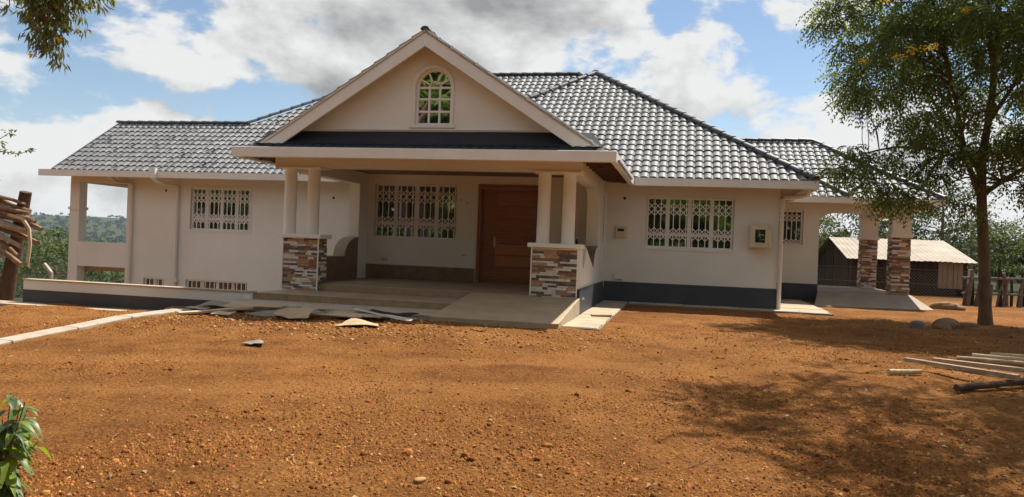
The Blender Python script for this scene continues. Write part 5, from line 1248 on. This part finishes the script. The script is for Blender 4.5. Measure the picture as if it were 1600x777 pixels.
def chain_fence(name, label, pts, posts, hgt, angled, zb, mesh=0.10):
    t = thing(name, label, 'fence', (pts[0][0], pts[0][1], zb(*pts[0])))
    for (x, y) in posts:
        z0 = zb(x,y); mb = MB(); mb.box(x-0.06, x+0.06, y-0.06, y+0.06, z0-0.2, z0+hgt+0.08)
        p = mb.build('post', 'post_conc', t, bevel=0.01)
        if angled: MB().bar((x,y,z0+hgt+0.06), (x-0.34,y,z0+hgt+0.40), 0.115, 0.115).build('post_arm', 'post_conc', p)
    mw = MB(); wr = 0.0019
    for (a, b) in zip(pts, pts[1:]):
        L = math.hypot(b[0]-a[0], b[1]-a[1]); n = int(L/mesh); m = int(hgt/mesh)
        def at(i, z): f = i/n; x = a[0]+(b[0]-a[0])*f; y = a[1]+(b[1]-a[1])*f; return (x, y, zb(x,y)+z)
        for i in range(-m, n):
            i0, i1 = max(i,0), min(i+m, n)
            if i1 > i0: mw.bar(at(i0,(i0-i)*mesh), at(i1,(i1-i)*mesh), wr*2, wr*2); mw.bar(at(i0,(m-(i0-i))*mesh), at(i1,(m-(i1-i))*mesh), wr*2, wr*2)
        for z in (0.02, hgt*0.5, hgt): 
            for i in range(0, n, 8): mw.bar(at(i,z), at(min(i+8,n),z), 0.010, 0.010)
    mw.build('wire_mesh', 'wire', t)['kind'] = 'stuff'
    return t
chain_fence('wire_fence', 'sagging chain-link fence strung before the plank shed', [(3.7,28.6),(9.3,28.6)], [(9.32,28.55)], 0.95, False, gz, 0.11)
LF = [(-31,24.5),(-15.5,27.5)]
chain_fence('wire_fence', 'chain-link fence with bent concrete posts left of the house', LF, [(-27.4,25.3),(-24.0,25.85),(-20.6,26.5),(-18.2,26.95)], 1.55, True, lambda x,y: -1.95, 0.11)
sf = thing('stake_fence', 'rough fence of uneven weathered stakes at right edge', 'fence', (9.0, 25.0, gz(9.0,25.0)))
for i in range(38):
    x = 8.05+0.135*i+random.uniform(-0.06,0.06); y = 25.2+0.045*i+random.uniform(-0.10,0.10); r = random.uniform(0.03,0.075); h = random.uniform(0.6,1.15); z0 = gz(x,y); l1, l2 = random.uniform(-0.2,0.2), random.uniform(-0.12,0.12)
    MB().tube([(x,y,z0-0.1),(x+l1*0.4,y,z0+h*0.5),(x+l1,y+l2,z0+h)], [r,r*0.95,r*0.8], 7, jit=0.12).build('stake', ('stake','stake','shed_plank')[i%3], sf, smooth=True)
MB().tube([(8.0,25.15,1.0),(10.2,25.85,1.03),(13.0,26.8,1.0)], 0.04, 7, jit=0.1).build('rail', 'stake', sf); MB().tube([(8.0,25.15,0.55),(13.0,26.8,0.58)], 0.035, 7).build('rail', 'stake', sf)
tag(MB().box(9.85,10.0,24.3,24.45,gz(9.9,24.3)-0.1,1.45).build('gate_post','post_conc',bevel=0.01), 'square pale post in front of stake fence at right edge', 'post')

# ------------------------------------------------------------------ background trees and scrub
def bg_tree(name, label, loc, h, w, seed, leafmat, group, n=26, per=130, ln=0.16, wd=0.09):
    rs = random.Random(seed); z0 = gz(loc[0],loc[1]); base = (loc[0],loc[1],z0)
    cl_ = ellipsoid_clumps((loc[0],loc[1],z0+h*(0.60 if name != 'reflected_tree' else 0.50)), (w/2,w/2,h*(0.40 if name != 'reflected_tree' else 0.50)), n, w*0.17, seed, 0.15)
    L_ = [([(loc[0],loc[1],z0-0.2),(loc[0]+rs.uniform(-.1,.1),loc[1],z0+h*0.3),(loc[0]+rs.uniform(-.3,.3),loc[1],z0+h*0.6),(loc[0]+rs.uniform(-.3,.3),loc[1],z0+h*0.85)], 0.02*h+0.02, 0.02)]
    return tree(name, label, 'tree', base, L_, cl_, per, 'simple', leafmat, ln, wd, bark='bark_light', group=group, droop=0.3)
protoA = bg_tree('scrub_tree', 'wispy green tree directly behind the shed roof', (9.5,42.0), 6.2, 5.2, 31, 'leaf_bg2', 'trees behind the shed')
protoB = bg_tree('scrub_tree', 'rounded bright green tree at far right beyond the stakes', (17.5,38.0), 4.6, 5.4, 32, 'leaf_bg', 'trees behind the shed', n=30)
protoC = bg_tree('scrub_tree', 'tall loose tree seen between the carport columns', (7.0,47.0), 7.0, 5.0, 33, 'leaf_bg2', 'trees behind the shed', n=22, per=95)
def place(proto, x, y, rot, s, label, group='trees behind the shed', sz=None):
    c = copy_tree(proto); c.location = (x, y, gz(x,y)); c.rotation_euler = (0,0,rot); c.scale = (s,s,sz or s); c['label'] = label; c['group'] = group; return c
place(protoA, 13.0, 44.0, 1.2, 0.95, 'dark tree behind the right end of shed roof'); place(protoB, 5.2, 40.0, 2.2, 0.85, 'bright low tree left of the shed behind carport'); place(protoC, 11.0, 50.0, 0.7, 0.9, 'loose tree in the gap right of near carport column')
place(protoB, 14.6, 41.0, 4.0, 0.85, 'green tree just left of big tree trunk'); place(protoA, 20.5, 42.0, 3.0, 0.8, 'tree at the right edge beyond the stakes'); place(protoC, 17.0, 52.0, 2.0, 0.75, 'far loose tree right of big trunk'); place(protoB, 3.6, 46.0, 5.1, 1.1, 'tree glimpsed beside the set-back room wall')
place(protoA, 24.0, 48.0, 0.4, 0.8, 'far tree at right edge, farthest from the house')
bl = 'bushes left of the house'
protoD = bg_tree('bush', 'broad bright bush behind the log rack', (-29.5,33.0), 3.9, 5.0, 41, 'leaf_bg', bl, n=30, per=150)
protoE = bg_tree('bush', 'darker bush next to the veranda corner post', (-23.0,31.5), 3.6, 3.4, 42, 'leaf_bg2', bl, n=24, per=140)
for x, y, r, s, p, l in ((-33.5,36.0,1.0,1.0,protoD,'bush at the left edge behind the logs'),(-26.5,36.5,2.0,0.95,protoD,'bush behind fence post left of the veranda'),(-21.0,30.0,2.6,0.72,protoE,'bush seen through the lower veranda opening'),(-20.2,34.0,0.8,0.95,protoD,'bush seen through the upper veranda opening'),(-25.0,43.0,0.3,1.15,protoE,'tall bush farther back left of the veranda'),(-31.0,45.0,4.0,1.15,protoD,'far pale bush above the bent stick')):
    place(p, x, y, r, s, l, bl)
# far woodland in the valley: reads as one mass
def woodland():
    Vs, Fs, nb = [], [], 0
    for lo, hi, cnt, size, a0, a1 in ((1.85,2.3,500,0.55,-52,-22),(2.3,2.75,700,1.1,-52,-22),(2.75,3.2,1500,2.2,-52,-24),(1.8,2.4,500,0.6,5,30)):
        d = 10**rng.uniform(lo, hi, cnt); a = np.radians(rng.uniform(a0, a1, cnt)); x = d*np.sin(a); y = d*np.cos(a)
        C = np.stack([x, y, gz_arr(x,y)+rng.uniform(0.8,3.2,cnt)*size**0.3], 1); Rr = rng.uniform(1.2,2.6,cnt)*size**0.5
        V, F = clump_leaves(C, Rr, 34, 'simple', 1.1*size, 0.8*size, 0.2); Vs.append(V); Fs.append(F+nb); nb += len(V)
    tag(raw_mesh('distant_woodland', np.concatenate(Vs), np.concatenate(Fs), 'leaf_far'), 'far scrub and woodland spread over the valley', 'woodland', kind='stuff')
woodland()
# trees behind the viewer, seen only as reflections in the panes
protoR = bg_tree('reflected_tree', 'leafy tree seen only as a reflection in window panes', (-1.5,-9.0), 9.5, 8.5, 51, 'leaf_bright', 'trees behind the viewer', n=70, per=300, ln=0.42, wd=0.22)
for x, y, r, s in ((-12.2,-9.0,1.0,1.5),(5.5,-10.0,2.0,1.05),(-19.0,-8.0,3.0,1.0),(12.5,-9.0,4.0,1.0),(2.0,-16.0,5.0,1.25),(-27.0,-5.5,0.5,1.05),(-34,-3,1.5,1.0)):
    place(protoR, x, y, r, s, 'leafy tree seen only as a reflection in window panes', 'trees behind the viewer')

# ------------------------------------------------------------------ gravel and litter
def scatter():
    ico = np.array([(0,0,1),(0.894,0,0.447),(0.276,0.851,0.447),(-0.724,0.526,0.447),(-0.724,-0.526,0.447),(0.276,-0.851,0.447),(0.724,0.526,-0.447),(-0.276,0.851,-0.447),(-0.894,0,-0.447),(-0.276,-0.851,-0.447),(0.724,-0.526,-0.447),(0,0,-1)])
    fc = np.array([(0,1,2),(0,2,3),(0,3,4),(0,4,5),(0,5,1),(1,6,2),(2,7,3),(3,8,4),(4,9,5),(5,10,1),(2,6,7),(3,7,8),(4,8,9),(5,9,10),(1,10,6)])
    def blocked(x, y): return ((y > 11.7) & (x > -7.8) & (x < -1.8)) | ((y > 17.8) & (x > -1.8)) | ((y > 12.2) & (x < -7.7)) | ((y > 11.85) & (x > -1.82) & (x < -1.18)) | ((y > 20.6) & (x > 3.2)) | ((np.abs(x+7.1+0.072*y) < 0.2) & (y < 12))
    low = np.array([(math.cos(2*math.pi*k/5),math.sin(2*math.pi*k/5),-0.25) for k in range(5)]+[(0.62*math.cos(2*math.pi*k/3+0.5),0.62*math.sin(2*math.pi*k/3+0.5),0.75) for k in range(3)])
    lowf = np.array([(5,6,7),(0,1,5),(1,6,5),(1,2,6),(2,3,6),(3,7,6),(3,4,7),(4,5,7),(4,0,5)])
    def field(n, smin, smax, mats, probs, name, label, ylo=2.6, yhi=19.0, power=1.8, seedmask=None, tall=(0.4,0.8), fine=False):
        B, Fc = (low, lowf) if fine else (ico, fc); m = len(B)
        y = ylo + (yhi-ylo)*rng.random(n)**power; half = y*0.72+1.0; x = -y*0.22 + rng.uniform(-1,1,n)*half
        keep = ~blocked(x,y) & (x > -13) & (x < 10)
        if seedmask is not None: keep &= rng.random(n) < seedmask(x,y)
        x, y = x[keep], y[keep]; n = len(x)
        s = smin*(smax/smin)**(rng.random(n)**2.2); z = gz_arr(x,y)
        ang = rng.uniform(0,6.28,n); sc = s[:,None]*np.stack([rng.uniform(0.7,1.35,n), rng.uniform(0.6,1.1,n), rng.uniform(tall[0],tall[1],n)],1)
        P = B[None]*(1+rng.uniform(-0.25,0.25,(n,m,1)))*sc[:,None,:]
        ca, sa = np.cos(ang)[:,None], np.sin(ang)[:,None]
        Px = P[...,0]*ca-P[...,1]*sa; Py = P[...,0]*sa+P[...,1]*ca
        V = np.stack([Px+x[:,None], Py+y[:,None], P[...,2]+z[:,None]+s[:,None]*0.15], 2).reshape(-1,3)
        F = (Fc[None]+(np.arange(n)*m)[:,None,None]).reshape(-1,3); mi = np.repeat(rng.choice(len(mats), n, p=probs), len(Fc))
        tag(raw_mesh(name, V, F, mats, midx=mi), label, 'gravel', kind='stuff')
    dens = lambda x, y: np.clip(0.55+4.0*fbm(x*0.7,y*1.0,4,77), 0.04, 1)*(1-0.8*packed(x,y))
    field(240000, 0.0035, 0.014, ['pebble','pebble_dark','pebble_pale'], [0.655,0.325,0.02], 'gravel', 'red lateritic gravel strewn over the yard', power=2.1, seedmask=dens, tall=(0.7,1.35), fine=True)
    field(6500, 0.010, 0.030, ['pebble','pebble_dark','pebble_pale'], [0.66,0.32,0.02], 'clods', 'larger red clods and stones strewn over the yard', power=1.5, seedmask=lambda x,y: dens(x,y)*0.8, tall=(0.5,0.9))
    # rubble in front of the steps
    field(16000, 0.010, 0.035, ['pebble','pebble_pale','pebble_dark'], [0.5,0.35,0.15], 'rubble', 'pale rubble spread in front of the steps', ylo=8.2, yhi=11.7, power=0.7, seedmask=lambda x,y: np.exp(-((x+5.2)/2.6)**2-((y-10.6)/1.1)**2)*0.9)
    # fallen leaves
    n = 5200; y = 3+15*rng.random(n)**1.4; x = -y*0.22+rng.uniform(-1,1,n)*(y*0.72+1); k_ = ~blocked(x,y) & (rng.random(n) < np.clip(0.10+sstep(-1,4,x),0,1)); x, y = x[k_], y[k_]; n = len(x)
    P = np.stack([x,y,gz_arr(x,y)+rng.uniform(0.004,0.02,n)],1); D = norm(np.stack([rng.normal(size=n),rng.normal(size=n),rng.normal(size=n)*0.15],1)); U = norm(rng.normal(size=(n,3))*0.3+np.array([0,0,1]))
    V, F = leaves_mesh(P, D, U, rng.uniform(0.025,0.07,n), rng.uniform(0.010,0.03,n)); tag(raw_mesh('leaf_litter', V, F, 'leaf_dry'), 'dry fallen leaves scattered on the earth under the trees', 'leaf litter', kind='stuff')
    # twigs
    tws = MB()
    for _ in range(55):
        y = random.uniform(4.6, 14); x = -y*0.2+random.uniform(-0.9,0.9)*y*0.7; a = random.uniform(0,3.14); l = random.uniform(0.08,0.35)
        if blocked(np.array([x]),np.array([y]))[0]: continue
        tws.tube([(x,y,gz(x,y)+0.012),(x+l*0.5*math.cos(a),y+l*0.5*math.sin(a),gz(x,y)+0.025),(x+l*math.cos(a+0.2),y+l*math.sin(a+0.2),gz(x,y)+0.012)], [0.004,0.0035,0.002], 5)
    tag(tws.build('fallen_twigs', 'log'), 'thin dry twigs scattered on the earth', 'twigs', kind='stuff')
scatter()

# ------------------------------------------------------------------ air
def haze():
    m = bpy.data.materials.new('haze'); m.use_nodes = True; nt = m.node_tree; nt.nodes.clear()
    out = nt.nodes.new('ShaderNodeOutputMaterial'); v = nt.nodes.new('ShaderNodeVolumePrincipled')
    v.inputs['Color'].default_value = (0.70,0.84,1.0,1); v.inputs['Density'].default_value = 0.00013; v.inputs['Anisotropy'].default_value = 0.2
    nt.links.new(v.outputs[0], out.inputs['Volume'])
    zlo = float(GZ.min())-1.5; zhi = float(GZ.max())+6
    mb = MB().box(-5600, 5600, -5600, 5600, zlo, zhi); M['haze'] = m
    o = mb.build('haze', 'haze'); tag(o, 'thin blue haze in the air over the valley', 'haze', kind='stuff')
haze()
